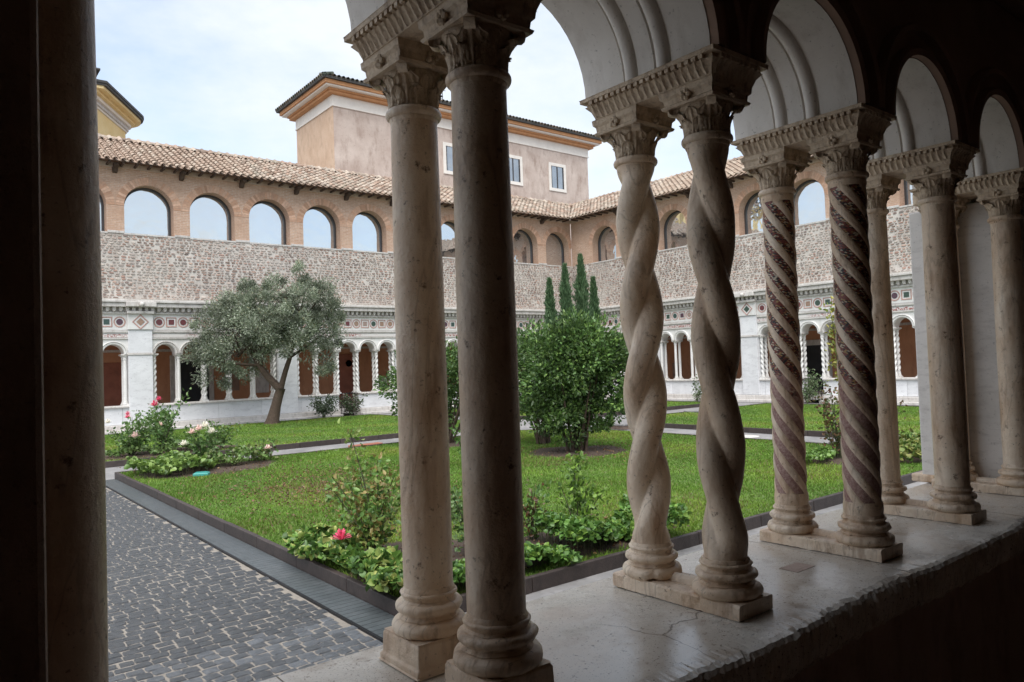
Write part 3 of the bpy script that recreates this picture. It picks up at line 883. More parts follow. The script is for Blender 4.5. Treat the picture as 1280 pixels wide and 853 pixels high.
    for kd, (o, used) in protos.items():
        if not used: bpy.data.objects.remove(o)
    # inscription band, frieze, cornice with brackets
    mb = new(); mb.box(u_vis[0] - 1, ulen, -.5, .02, 3.622, 4.176); put(mb, 'frieze', 'far_marble')
    mb = new(); mb.face([(u_vis[0] - 1, .024, 3.36), (ulen, .024, 3.36), (ulen, .024, 3.47), (u_vis[0] - 1, .024, 3.47)], [(u_vis[0], 0), (ulen, 0), (ulen, .11), (u_vis[0], .11)])
    put(mb, 'inscription_band', 'inscription')
    mb = new(); mb.box(u_vis[0] - 1, ulen, -.01, .06, 3.52, 3.60); mb.box(u_vis[0] - 1, ulen, -.01, .05, 3.29, 3.345); put(mb, 'string_course', 'far_trim', bevel=.012)
    mb = new(); mb.box(u_vis[0] - 1, ulen, -.5, .10, 4.178, 4.25); put(mb, 'cornice_bed', 'far_trim', bevel=.01)
    mb = new(); mb.box(u_vis[0] - 1, ulen, -.5, .30, 4.41, 4.56); mb.box(u_vis[0] - 1, ulen, -.5, .36, 4.562, 4.66); put(mb, 'cornice', 'far_trim', bevel=.02)
    mb = new(); u = u_vis[0] - .9
    mb.box(u_vis[0] - 1, ulen, -.5, .04, 4.251, 4.409)
    while u < ulen - .2:
        mb.box(u, u + .105, .03, .20, 4.30, 4.408); mb.lathe([(.01, -.05), (.05, -.03), (.055, 0), (.01, .02)], (u + .052, .15, 4.30), 6); u += .205
    o = put(mb, 'dentil_row', 'far_trim'); o['kind'] = 'stuff'
    # inlaid roundels, squares and lozenges
    def inlay(shape):
        mb = MB(); e = MB()
        if shape == 'roundel':
            P = [[(rr_ * math.cos(2 * math.pi * k / 20), y, rr_ * math.sin(2 * math.pi * k / 20)) for k in range(20)] for rr_, y in ((.19, 0), (.19, -.015), (.165, -.02), (.15, -.008))]
            ids = mb.grid(P, close_v=True)
            e.face([(.108 * math.cos(2 * math.pi * k / 20), -.012, .108 * math.sin(2 * math.pi * k / 20)) for k in range(20)])
        else:
            n_ = 4; ro = .25 if shape == 'square' else .27; a0 = math.pi / 4 if shape == 'square' else 0
            P = [[(rr_ * math.cos(a0 + 2 * math.pi * k / n_), y, rr_ * math.sin(a0 + 2 * math.pi * k / n_)) for k in range(n_)] for rr_, y in ((ro, 0), (ro, -.015), (ro * .88, -.02), (ro * .8, -.008))]
            mb.grid(P, close_v=True)
            e.face([(ro * .52 * math.cos(a0 + 2 * math.pi * k / n_), -.012, ro * .52 * math.sin(a0 + 2 * math.pi * k / n_)) for k in range(n_)])
        return mb, e
    made = {}
    def place(shape, u, v):
        p = tf((u, v, 3.90)); pl = (p[0] - loc[0], p[1] - loc[1], p[2] - loc[2])
        if shape not in made:
            mb, e = inlay(shape); o = mb.build(shape, 'inlay_edge', t); i_ = e.build('inlay', 'inlay', o); made[shape] = (o, i_)
            o.location = pl; o.rotation_euler = (0, 0, ax_rot)
        else:
            o = inst(made[shape][0], t, pl, (0, 0, ax_rot)); inst(made[shape][1], o)
    for i in range(len(piers)):
        p = piers[i]
        if u_vis[0] - 1 < p < ulen: place('lozenge', p, .152)
        if i + 1 < len(piers):
            a, b = p + PW / 2 + .05, piers[i + 1] - PW / 2 - .05; n = 11; s = (b - a) / n
            for k in range(n):
                u = a + (k + .5) * s
                if u_vis[0] - .8 < u < ulen - .2: place('square' if k % 2 else 'roundel', u, .022)
    # rubble storey: mortar bed with single stones standing proud
    mb = new(); wall_with_arches(mb, u_vis[0] - 1, ulen, 4.62, 7.06, 0, []); mb.box(u_vis[0] - 1, ulen, -.05, .34, 4.662, 4.70); put(mb, 'mortar_bed', 'mortar')
    mb = new(); z = 4.72
    while z < 7.0:
        h = rr.uniform(.072, .105); u = u_vis[0] - 1 + rr.uniform(0, .1)
        while u < ulen - .05:
            w_ = rr.choice([rr.uniform(.07, .12), rr.uniform(.11, .20), rr.uniform(.15, .26)])
            if rr.random() > .05:
                big_ = math.sin(u * .8 + seed) * math.sin(z * 2.1 + u * .33); mb.cur = jit1(rr.choice(STONE_COLS if big_ < .35 else STONE_COLS[3:5] + STONE_COLS[5:6] + STONE_COLS[8:]), .72 + .12 * big_, 1.25, rr)
                cu, cz = u + w_ / 2, z + h / 2 + rr.uniform(-.012, .012); hw, hh = w_ / 2 * rr.uniform(.78, .94), h / 2 * rr.uniform(.72, .92); tl = rr.uniform(-.12, .12)
                A, B = [], []
                for k in range(8):
                    a = 2 * math.pi * k / 8 + .39; q = .92 + rr.uniform(-.14, .12)
                    x_ = math.copysign(abs(math.cos(a)) ** .62, math.cos(a)) * hw * q; z_ = math.copysign(abs(math.sin(a)) ** .62, math.sin(a)) * hh * q
                    x_, z_ = x_ - z_ * tl, z_ + x_ * tl
                    A.append(mb.vert((cu + x_, -.004, cz + z_))); B.append(mb.vert((cu + x_ * .84, .022 + rr.uniform(-.006, .008), cz + z_ * .8)))
                for k in range(8): mb.f.append([A[k], A[(k + 1) % 8], B[(k + 1) % 8], B[k]])
                mb.f.append(B)
            u += w_ + rr.uniform(0, .02)
        z += h + rr.uniform(.0, .012)
    o = put(mb, 'rubble_stone', 'rubble'); o['kind'] = 'stuff'
    # brick storey with arched windows
    wo = [(c, WIN_R, 7.06, WIN_SP) for c in wins]
    mb = new(); wall_with_arches(mb, u_vis[0] - 1, ulen, 7.06, EAVE_Z + .25, -.03, wo, uv=True)
    for o_ in wo: reveal(mb, *o_, -.03, -.52, uv=True)
    put(mb, 'brick_wall', 'brick')
    for c in wins:
        w_ = None
        mb = new(); n = 34
        for k in range(n):
            a0 = math.pi - math.pi * (k + .07) / n; a1 = math.pi - math.pi * (k + .93) / n
            mb.cur = jit1(rr.choice([(.52, .31, .205), (.57, .355, .245), (.61, .40, .285)]), .85, 1.12, rr)
            r0, r1 = WIN_R + .003, WIN_R + .27
            f = [(c + r_ * math.cos(a), v, WIN_SP + r_ * math.sin(a)) for v in (-.035, -.018) for r_, a in ((r0, a0), (r1, a0), (r1, a1), (r0, a1))]
            ids = [mb.vert(p) for p in f]
            for q in ((4, 5, 6, 7), (0, 1, 5, 4), (1, 2, 6, 5), (2, 3, 7, 6), (3, 0, 4, 7)): mb.f.append([ids[g] for g in q])
        put(mb, 'brick_arch', 'voussoir')
        mb = new(); n = 18; fr = []
        pts = [(c - WIN_R, 7.08)] + [(c + WIN_R * math.cos(math.pi - math.pi * k / n), WIN_SP + WIN_R * math.sin(math.pi - math.pi * k / n)) for k in range(n + 1)] + [(c + WIN_R, 7.08)]
        k_ = (WIN_R - .075) / WIN_R
        ins = [(c + (x_ - c) * k_, 7.13 if z_ < 7.1 else WIN_SP + (z_ - WIN_SP) * k_) for x_, z_ in pts]
        P = [[(x_, v, z_) for x_, z_ in L_] for L_, v in ((pts, -.51), (pts, -.43), (ins, -.43), (ins, -.51))]
        mb.grid(P, close_v=True); wf = put(mb, 'window', 'frame')
        mb = new(); mb.face([(x_, -.49, z_) for x_, z_ in ins]); put(mb, 'pane', 'glass', parent=wf)
        mb = new(); mb.box(c - WIN_R - .02, c + WIN_R + .02, -.1, .03, 7.0, 7.058); put(mb, 'window_sill', 'far_trim')
    for i in range(len(wins) - 1):       # worn brick pads under the window piers
        c = (wins[i] + wins[i + 1]) / 2
        mb = new(); mb.box(c - .26, c + .26, -.03, .035, 7.03, 7.12); put(mb, 'pier_pad', 'far_trim', bevel=.01)
    # eaves: boarding, rafters, brackets
    mb = new(); mb.box(u_vis[0] - 1, ulen, -.03, .05, EAVE_Z - .10, EAVE_Z + .06); put(mb, 'brick_eave_course', 'brick')
    for c in ([wins[0] - (wins[1] - wins[0]) / 2] + [(a + b) / 2 for a, b in zip(wins, wins[1:])]):
        mb = MB(); mb.prism([(-.03, -.24), (.12, -.22), (.20, -.12), (.42, -.06), (.42, .05), (-.03, .05)], -.075, .075)
        mb.v = [tf((c + p[2], p[0], EAVE_Z - .06 + p[1])) for p in mb.v]
        put(mb, 'eave_bracket', 'wood', bevel=.01)
    mb = new(); k = 0; u = u_vis[0] - .9
    while u < ulen - .3:
        mb.box(u, u + .07, -.03, EAVE_V - .06, EAVE_Z - .075, EAVE_Z - .01); u += .44
    put(mb, 'rafter_row', 'wood')['kind'] = 'stuff'
    # roof
    s_l = math.hypot(EAVE_V - RIDGE_V, RIDGE_Z - EAVE_Z); dv, dz = (RIDGE_V - EAVE_V) / s_l, (RIDGE_Z - EAVE_Z) / s_l
    u_eave = ulen - EAVE_V                 # eave corner; beyond it the valley
    mb = new()
    mb.face([(u_vis[0] - 1, EAVE_V, EAVE_Z), (u_eave, EAVE_V, EAVE_Z), (u_eave + EAVE_V - RIDGE_V, RIDGE_V, RIDGE_Z), (u_vis[0] - 1, RIDGE_V, RIDGE_Z)])
    mb.face([(u_vis[0] - 1, EAVE_V, EAVE_Z - .02), (u_eave, EAVE_V, EAVE_Z - .02), (u_eave + EAVE_V, 0, EAVE_Z + .30), (u_vis[0] - 1, 0, EAVE_Z + .30)])
    mb.face([(u_vis[0] - 1, RIDGE_V - .01, RIDGE_Z), (u_eave + 3.2, RIDGE_V - .01, RIDGE_Z), (u_eave + 3.2, RIDGE_V - 3, RIDGE_Z - 1.5), (u_vis[0] - 1, RIDGE_V - 3, RIDGE_Z - 1.5)])
    mb.cur = None; mb.c = [(.34, .24, .18)] * len(mb.v)
    roof = put(mb, 'roof', 'tile')
    tg = tile_geo(); pitch_a = math.atan2(RIDGE_Z - EAVE_Z, EAVE_V - RIDGE_V)
    stepu, stepl = .255, .30
    first = None; cnt = 0; big = MB(); BV, BF, BC = [], [], []
    base = np.array(tg.v); bf = np.array(tg.f); nb = len(base); u = u_vis[0] - .9; nbig = 0
    while u < u_eave + 3.1:
        lim = max(0, u - u_eave) * 1.0
        nrow = int(s_l / stepl)
        for k in range(nrow + 1):
            l = k * stepl - .05
            if l * abs(dv) < lim - .12: continue
            lat = u + rr.uniform(-.012, .012); lift = .015 + rr.uniform(0, .012); yaw = rr.uniform(-.03, .03)
            ca = rr.choice(TILE_COLS); ca = jit1(ca, .72, 1.15, rr)
            # local tile axes: x along wall, y up the slope, z normal
            cy, sy = math.cos(yaw), math.sin(yaw)
            pts = []
            for p in base:
                a, b = p[0] * cy - p[1] * sy, p[0] * sy + p[1] * cy
                pts.append(tf((lat + a, EAVE_V + dv * (l + b) + dz * (p[2] + lift), EAVE_Z + dz * (l + b) - dv * (p[2] + lift))))
            if ind_range[0] <= u <= ind_range[1] and cnt < 300:
                if first is None:
                    mm = MB(); mm.v = [tuple(np.array(q) - np.array(pts[0])) for q in pts]; mm.f = tg.f; mm.c = [ca] * nb
                    first = mm.build('roof_tile', 'tile_single', roof); o = first; o0 = np.array(pts[0])
                    o.location = o0 - np.array(loc)
                else:
                    o = first.copy(); col.objects.link(o); o.parent = roof; o.location = np.array(pts[0]) - np.array(loc) ; o.rotation_euler = (0, 0, yaw)
                cnt += 1
            else:
                BV.append(pts); BF.append(bf + nbig * nb); BC.append([ca] * nb); nbig += 1
        u += stepu
    o = np_mesh('roof_tile_field', np.array(BV).reshape(-1, 3) - np.array(loc), np.concatenate(BF), 'tile', np.array(BC).reshape(-1, 3), roof); o['kind'] = 'stuff'
    mb = new(); u = u_vis[0] - 1                                          # ridge caps
    while u < u_eave + 3.1:
        mb.cur = jit1(rr.choice(TILE_COLS), .6, .95, rr); n = 6; P = []
        for uu, r_ in ((u, .13), (u + .40, .105)):
            P.append([(uu, RIDGE_V + r_ * math.cos(math.pi * k / n), RIDGE_Z + .02 + r_ * math.sin(math.pi * k / n)) for k in range(n + 1)])
        mb.grid(P); u += .34
        mb.grid([[(u + .085 * math.cos(math.pi * q / 6), v_r, z_r + .085 * math.sin(math.pi * q / 6)) for q in range(7)] for v_r, z_r in ((RIDGE_V + .30, RIDGE_Z - .10), (RIDGE_V, RIDGE_Z + .10))])
    o = put(mb, 'ridge_tile_row', 'tile', parent=roof); o['kind'] = 'stuff'
    # gallery behind the arches
    mb = new(); mb.box(u_vis[0] - 1, ulen + 3, -4.1, -3.8, 0, 4.4); put(mb, 'gallery_back_wall', 'ochre')
    mb = new(); mb.box(u_vis[0] - 1, ulen + 3, -3.8, -.5, .1, .28); put(mb, 'gallery_floor', 'far_trim')
    mb = new(); mb.box(u_vis[0] - 1, ulen + 3, -3.8, -.5, 4.2, 4.35); put(mb, 'gallery_ceiling', 'ochre')
    mb = new(); mb.box(u_vis[0] - 1, ulen + 3, -4.1, -.45, 4.7, 4.9); mb.box(u_vis[0] - 1, ulen + 3, -4.1, -3.9, 4.9, 9.6); put(mb, 'upper_floor', 'gallery')
    return t, new, put


t_ = NT('clay_tile_single'); oi = t_.n('ObjectInfo'); rmp = t_.n('ValToRGB'); e = rmp.color_ramp.elements
e[0].color = (*TILE_COLS[4], 1); e[1].color = (*TILE_COLS[6], 1); k_ = e.new(.5); k_.color = (*TILE_COLS[0], 1)
t_.l(oi.outputs['Random'], rmp.inputs[0]); v_ = t_.co('Object')
t_.done(t_.mix(t_.noise(v_, 9, 5, .6, .35, .8), rmp.outputs[0], (.28, .23, .17)), .85, t_.bump(t_.noise(v_, 40, 4), .3, .01)); MAT['tile_single'] = t_.m

tfA = lambda p: (p[0], YA - p[1], p[2])
tfB = lambda p: (XB - p[1], p[0], p[2])
pA = [5.99 + BAY * k for k in range(-1, 5)]
pB = [18.0 + BAY * k for k in range(-2, 3)]
wA = [6.39 + 2.205 * k for k in range(-2, 10)]
wB = [26.3 - 2.205 * k for k in range(0, 9)][::-1]
A, newA, putA = wing('cloister_wing', 'long two-storey cloister side behind the olive tree, marble arcade below, brick arched windows above', (13, YA, 0), tfA, 0, XB,
                     pA, wA, (1.5, XB), [(13.55, 14.45)], (4.2, 11.0), 3)
B, newB, putB = wing('cloister_wing', 'cloister side seen between the mosaic columns, marble arcade under brick arched windows', (XB, 15, 0), tfB, R(-90), YA,
                     pB, wB, (6.5, YA), [(14.87, 15.77)], (18.0, 24.0), 5)

# doorways and tablets on the gallery back walls
def doorway(new, put, u, w_, h, v, dark):
    mb = new(); mb.box(u - w_ / 2 - .22, u + w_ / 2 + .22, v, v + .06, .28, h + .25); fr = put(mb, 'door_surround', 'far_trim', bevel=.02)
    mb = new(); mb.box(u - w_ / 2, u + w_ / 2, v + .055, v + .075, .28, h); put(mb, 'dark_opening_panel', 'iron' if dark else 'red_brick', parent=fr)  # dark panel coloured to stand for the darkness inside the opening
doorway(newA, putA, 8.75, 1.3, 2.55, -3.8, True)
mb = newA(); mb.box(15.3, 16.25, -3.8, -3.74, .5, 2.7); dd = putA(mb, 'wall_tablet', 'red_brick', bevel=.02)
mb = newA(); mb.lathe([(.01, -.02), (.16, -.02), (.16, .02), (.01, .02)], (0, 0, 0), 14); mb.v = [tfA((15.85 + p[0], -3.72 - (p[1] - YA) * 0 + .02, 2.25 + (YA - p[1]) * 1.0)) for p in mb.v]; putA(mb, 'crest', 'iron', parent=dd)
mb = newA(); mb.box(5.0, 6.7, -3.8, -3.76, .6, 2.55); putA(mb, 'wall_tablet', 'red_brick', bevel=.02)
mb = newB(); mb.box(11.2, 12.6, -3.8, -3.74, .6, 1.4); putB(mb, 'wall_tablet', 'gallery', bevel=.02)
mb = newB(); mb.box(11.2, 12.6, -3.8, -3.74, 1.55, 2.3); putB(mb, 'wall_tablet', 'gallery', bevel=.02)
doorway(newB, putB, 17.2, 1.0, 2.3, -3.8, True)
rq = random.Random(5)
for nw, pt_, us in ((newA, putA, (10.4, 11.7, 13.1, 17.6, 19.0, 20.6, 22.3, 24.0, 25.4)), (newB, putB, (14.2, 19.2, 20.6, 22.0, 23.5, 25.0))):
    for u in us:
        w_ = rq.uniform(.35, .7); z0 = rq.uniform(.7, 1.4); mb = nw(); mb.box(u - w_ / 2, u + w_ / 2, -3.8, -3.75, z0, z0 + rq.uniform(.5, 1.1)); pt_(mb, 'wall_tablet', rq.choice(['far_trim', 'red_brick', 'gallery']), bevel=.015)
for nw, pt_ in ((newA, putA), (newB, putB)):
    mb = nw(); mb.box(2, 27, -3.8, -3.77, .281, .62); pt_(mb, 'dado', 'gallery'); mb = nw(); mb.box(2, 27, -3.8, -3.72, 2.95, 3.05); pt_(mb, 'wall_moulding', 'far_trim')

# ================================================================== TOWER HOUSE
TX0, TX1, TY0, TY1 = 17.1, 36.0, 36.0, 40.9
TO = (26.5, 38, 0)
tw = thing('tower_house', 'tall beige plastered block with an orange cornice rising behind the tiled roof', 'building', TO)
mb = MB(); mb.box(TX0 + .02, TX1 - .02, TY0, TY1, 5, 16.1); mb.build('wall', 'plaster', tw, TO)
mb = MB(); mb.box(TX0, TX0 + .019, TY0 + .01, TY1, 5, 16.1); mb.build('side_wall', 'plaster_side', tw, TO)
def ringbox(mb, o, z0, z1): mb.box(TX0 - o, TX1 + o, TY0 - o, TY1 + o, z0, z1)
mb = MB(); ringbox(mb, .06, 16.02, 16.09); mb.build('string_course', 'white', tw, TO)
mb = MB(); ringbox(mb, .03, 16.10, 16.62); mb.build('white_band', 'white', tw, TO)
mb = MB(); ringbox(mb, .30, 16.63, 16.76); ringbox(mb, .38, 16.765, 16.86); mb.build('lower_cornice', 'orange', tw, TO)
mb = MB(); ringbox(mb, .62, 16.865, 16.95); mb.build('middle_cornice', 'white', tw, TO)
mb = MB(); ringbox(mb, .72, 16.955, 17.14); mb.build('upper_cornice', 'orange', tw, TO)
mb = MB(); P = [[(TX0 - .86, TY0 - .86, 17.15), (TX1 + .86, TY0 - .86, 17.15), (TX1 + .86, TY1 + .86, 17.15), (TX0 - .86, TY1 + .86, 17.15)],
                [(TX0 - .86, TY0 - .86, 17.27), (TX1 + .86, TY0 - .86, 17.27), (TX1 + .86, TY1 + .86, 17.27), (TX0 - .86, TY1 + .86, 17.27)],
                [(TX0 + 2.4, TY0 + 2.4, 18.2), (TX1 - 2.4, TY0 + 2.4, 18.2), (TX1 - 2.4, TY1 - 2.4, 18.2), (TX0 + 2.4, TY1 - 2.4, 18.2)]]
ids = mb.grid(P, close_v=True); mb.f.append(ids[-1]); mb.f.append(ids[0]); tr = mb.build('roof', 'lead', tw, TO)
mb = MB()
x = TX0 - .8
while x < TX1 + .8:
    mb.cur = random.choice([(.10, .09, .07), (.16, .13, .10), (.07, .075, .06), (.2, .15, .11)])
    mb.tube([(x, TY0 - .9, 17.29), (x, TY0 - .3, 17.45)], [.10, .09], 6); x += .26
y = TY0 - .8
while y < TY1 + .8:
    mb.cur = random.choice([(.10, .09, .07), (.16, .13, .10), (.07, .09, .07)])
    mb.tube([(TX0 - .9, y, 17.29), (TX0 - .3, y, 17.45)], [.10, .09], 6); y += .26
o = mb.build('eave_tile_row', 'tile', tr, TO); o['kind'] = 'stuff'
for wx in (20.9, 24.77, 29.3, 33.08):
    if wx < 22: continue
    mb = MB()
    a, b, z0, z1, q = wx - .56, wx + .56, 13.52, 15.0, .20
    for bx in ((a - q, a, z0 - q, z1 + q), (b, b + q, z0 - q, z1 + q), (a, b, z1, z1 + q), (a, b, z0 - q, z0)):
        mb.box(bx[0], bx[1], TY0 - .06, TY0 - .001, bx[2], bx[3])
    wf = mb.build('window', 'white', tw, TO)
    mb = MB(); mb.box(a, b, TY0 - .012, TY0 - .006, z0, z1); mb.build('pane', 'dark_glass', wf, TO)
    mb = MB(); mb.box(wx - .035, wx + .035, TY0 - .04, TY0 - .013, z0, z1); mb.box(a, a + .08, TY0 - .04, TY0 - .013, z0, z1); mb.box(b - .08, b, TY0 - .04, TY0 - .013, z0, z1)
    mb.build('sash', 'frame', wf, TO)
p_ = px(553, 118, 1, 37.5)
mb = MB(); mb.tube([(p_[0], 37.5, 17.7), (p_[0], 37.5, 19.6)], [.03, .015]); mb.tube([(p_[0] - .25, 37.5, 19.0), (p_[0] + .25, 37.5, 19.0)], [.015, .015]); mb.build('lightning_rod', 'iron', tw, TO)

# ================================================================== YELLOW APSE
YO = (4, 42, 0)
ya = thing('yellow_apse', 'yellow plastered building with a rounded corner and a deep brown eave above the tiled roof', 'building', YO)
def apse_poly(o):
    base_ = [(-6, 38.0), (6.72, 38.0)]
    e1, e2 = np.array([6.72, 38.0]), np.array([9.42, 42.6])
    pts = [(-6, 38 - o), (6.72 + .55 * o, 38.0 - o)]
    d = (e2 - e1) / np.linalg.norm(e2 - e1); nrm = np.array([d[1], -d[0]])
    q1 = e1 + nrm * o; q2 = e1 + d * (np.linalg.norm(e2 - e1) - .7) + nrm * o
    pts[1] = tuple(q1 + (-d) * max(0, o) * .5) if o > 0 else tuple(q1)
    pts.append(tuple(q2))
    c = q2 - nrm * (1.3 + o); 
    a0 = math.atan2(nrm[1], nrm[0])
    for k in range(1, 13): 
        a = a0 + R(120) * k / 12; pts.append((c[0] + (1.3 + o) * math.cos(a), c[1] + (1.3 + o) * math.sin(a)))
    pts.append((-6, 46)); return pts
mb = MB(); mb.prism(apse_poly(-.85), 4, 14.85); mb.build('wall', 'yellow', ya, YO)
for o_, z0, z1, mt in ((-.78, 14.855, 14.95, 'white'), (-.70, 14.955, 15.12, 'far_trim'), (-.58, 15.125, 15.28, 'white'), (-.40, 15.285, 15.42, 'yellow'), (-.12, 15.425, 15.55, 'yellow'), (0.0, 15.555, 15.66, 'lead'), (.04, 15.665, 15.78, 'lead')):
    mb = MB(); mb.prism(apse_poly(o_), z0, z1); mb.build('cornice' if mt != 'lead' else 'roof_edge', mt, ya, YO)
mb = MB(); mb.box(-6, 6.3, 38.25, 42, 15.79, 16.25); mb.build('roof_step', 'brick', ya, YO)
mb = MB(); mb.box(-6.2, 6.5, 38.05, 42.2, 16.255, 16.36); mb.build('roof_slab', 'lead', ya, YO, bevel=.03)

# ================================================================== GROUND
mb = MB(); mb.face([(-600, -600, -.06), (600, -600, -.06), (600, 600, -.06), (-600, 600, -.06)])
tag(mb.build('ground', 'gravel'), 'pale ground beneath and around the cloister buildings', 'ground', kind='structure')
mb = MB(); mb.box(-.6, XB, 1.9, YA, -.05, -.004); tag(mb.build('path', 'gravel'), 'grey gravel path crossing the cloister garden', 'path', kind='structure')

# cobbled walk along the left side
mb = MB(); mb.box(-.6, 2.5, 1.93, 17.2, -.003, .0); cw = tag(mb.build('cobbled_walk', 'sand'), 'walk of dark basalt cobbles with sandy joints', 'pavement', kind='structure')
mb = MB()
def cobble_pts(r, w_, d_):
    A_, B_ = [], []
    for sx, sy in ((-1, -1), (0, -1.04), (1, -1), (1.04, 0), (1, 1), (0, 1.04), (-1, 1), (-1.04, 0)):
        jx, jy = r.uniform(-.08, .08), r.uniform(-.08, .08)
        A_.append(((sx + jx) * w_, (sy + jy) * d_, -.002)); B_.append(((sx + jx) * w_ * .86, (sy + jy) * d_ * .86, .006 + r.uniform(-.003, .003)))
    return A_, B_
def cobble_mesh(m_, A_, B_, c, ang, dz):
    ca, sa = math.cos(ang), math.sin(ang)
    f = lambda p: (c[0] + p[0] * ca - p[1] * sa, c[1] + p[0] * sa + p[1] * ca, p[2] + dz)
    a = [m_.vert(f(p)) for p in A_]; b = [m_.vert(f(p)) for p in B_]
    for k in range(8): m_.f.append([a[k], a[(k + 1) % 8], b[(k + 1) % 8], b[k]])
    m_.f.append(b)
rc = random.Random(11); protos = []
for k in range(8):
    m2 = MB(); A_, B_ = cobble_pts(rc, .0515, .0432); cobble_mesh(m2, A_, B_, (0, 0), 0, 0); protos.append((m2, A_, B_))
cells = []; row = 0; y = 2.05
while y < 17.1:
    d = rc.uniform(.098, .110); x = -.55 + rc.uniform(0, .1)
    while x < 2.42:
        wd = rc.uniform(.095, .125); cells.append((x + wd / 2 + rc.uniform(-.006, .006), y + rc.uniform(-.007, .007) + .02 * math.sin(x * 2.3 + row * .15), wd / .11)); x += wd
    y += d; row += 1
def vis(x, y): return y > 3.6 and x > .165 * y - .12
near = sorted([c for c in cells if vis(c[0], c[1])], key=lambda c: c[1])[:300]; ns = set(near)
po = [None] * 8
for c in near:
    k = rc.randrange(8)
    if po[k] is None: po[k] = protos[k][0].build('cobble', 'basalt', cw); o = po[k]
    else: o = po[k].copy(); col.objects.link(o); o.parent = cw
    o.location = (c[0], c[1], .0005); o.rotation_euler = (rc.uniform(-.05, .05), rc.uniform(-.05, .05), rc.uniform(-.10, .10)); o.scale = (c[2] * .97, 1, 1)
mb = MB()
for c in cells:
    if c in ns: continue
    A_, B_ = cobble_pts(rc, .0515 * c[2], .0432); cobble_mesh(mb, A_, B_, (c[0], c[1]), rc.uniform(-.09, .09), .0005 + rc.uniform(-.003, .003))
o = mb.build('cobble_field', 'basalt', cw); o['kind'] = 'stuff'

# drain strip with grooved slate slabs and the steel channel edge
mb = MB(); mb.box(2.501, 2.86, 4.0, 15.9, -.003, -.001); ds = tag(mb.build('drain_strip', 'drain'), 'strip of dark slate slabs between cobbles and garden kerb', 'pavement', kind='structure')
y = 4.02
while y < 15.2:
    L = rc.uniform(.7, .95); mb = MB(); n = 11
    for k in range(n):
        mb.box(2.525, 2.82, y + L * k / n + .003, y + L * (k + 1) / n - .003, -.0005, .014)
    mb.box(2.53, 2.815, y + .002, y + L - .006, -.0004, .010)
    mb.build('drain_slab', 'drain', ds); y += L
mb = MB(); mb.box(2.502, 2.512, 4.0, 15.3, -.002, .019); mb.box(2.515, 2.522, 4.0, 15.3, -.002, .019); mb.build('channel_edge', 'iron', ds)

# lawns, kerbs
QX, QY = (2.86, 14.1), (4.86, 15.9)
LAWNS = [('lawn', 'near lawn with the glossy bushes, bordered by roses', QX, QY, (1, 1)), ('lawn', 'lawn under the olive tree', (2.95, 14.1), (18.1, 27.0), (1, 0)),
         ('lawn', 'lawn strip beyond the mosaic columns', (16.2, 24.9), (4.86, 15.9), (0, 1)), ('lawn', 'far lawn with the cypresses', (16.2, 24.9), (18.1, 27.0), (0, 0))]
def lawn_poly(xr, yr, cr, r=2.2):
    """rectangle whose corner towards the garden's middle is cut round"""
    P = []
    for (ix, iy) in ((0, 0), (1, 0), (1, 1), (0, 1)):
        x_, y_ = xr[ix], yr[iy]
        if (ix, iy) == cr:
            sx, sy = (1 if ix == 0 else -1), (1 if iy == 0 else -1)
            cx_, cy_ = x_ + sx * r, y_ + sy * r
            arc = [(cx_ - sx * r * math.cos(a), cy_ - sy * r * math.sin(a)) for a in [math.pi / 2 * k / 8 for k in range(9)]]
            prev = P[-1] if P else (xr[0], yr[1])
            if abs(arc[0][0] - prev[0]) + abs(arc[0][1] - prev[1]) > abs(arc[-1][0] - prev[0]) + abs(arc[-1][1] - prev[1]): arc = arc[::-1]
            P += arc
        else: P.append((x_, y_))
    return P
LZ = .10
lawn_polys = []
for nm, lb, xr, yr, cr in LAWNS:
    P = lawn_poly(xr, yr, cr); lawn_polys.append(P)
    mb = MB(); mb.face([(x_, y_, LZ) for x_, y_ in P]); tag(mb.build('lawn', 'turf'), lb, 'lawn', kind='structure')
    ke = bpy.data.objects.new('kerb', None); col.objects.link(ke); tag(ke, 'low brown kerb round the ' + lb.split(',')[0], 'kerb', kind='structure')
    n = len(P)
    for i in range(n):
        a, b = Vector((*P[i], 0)), Vector((*P[(i + 1) % n], 0)); L = (b - a).length; k = max(1, int(round(L / 1.1)))
        d = (b - a).normalized(); nv = Vector((d.y, -d.x, 0))
        for j in range(k):
            p0, p1 = a + d * (L * j / k + .004), a + d * (L * (j + 1) / k - .004)
            mb = MB(); e = rc.uniform(-.004, .004); e2 = rc.uniform(-.004, .004)
            q = [(p0 + nv * (.028 + e)), (p1 + nv * (.028 + e2)), (p1 - nv * .03), (p0 - nv * .03)]
            mb.prism([(v.x, v.y) for v in q], -.01, .128 + e); mb.build('kerb_block', 'kerb', ke, bevel=.008)

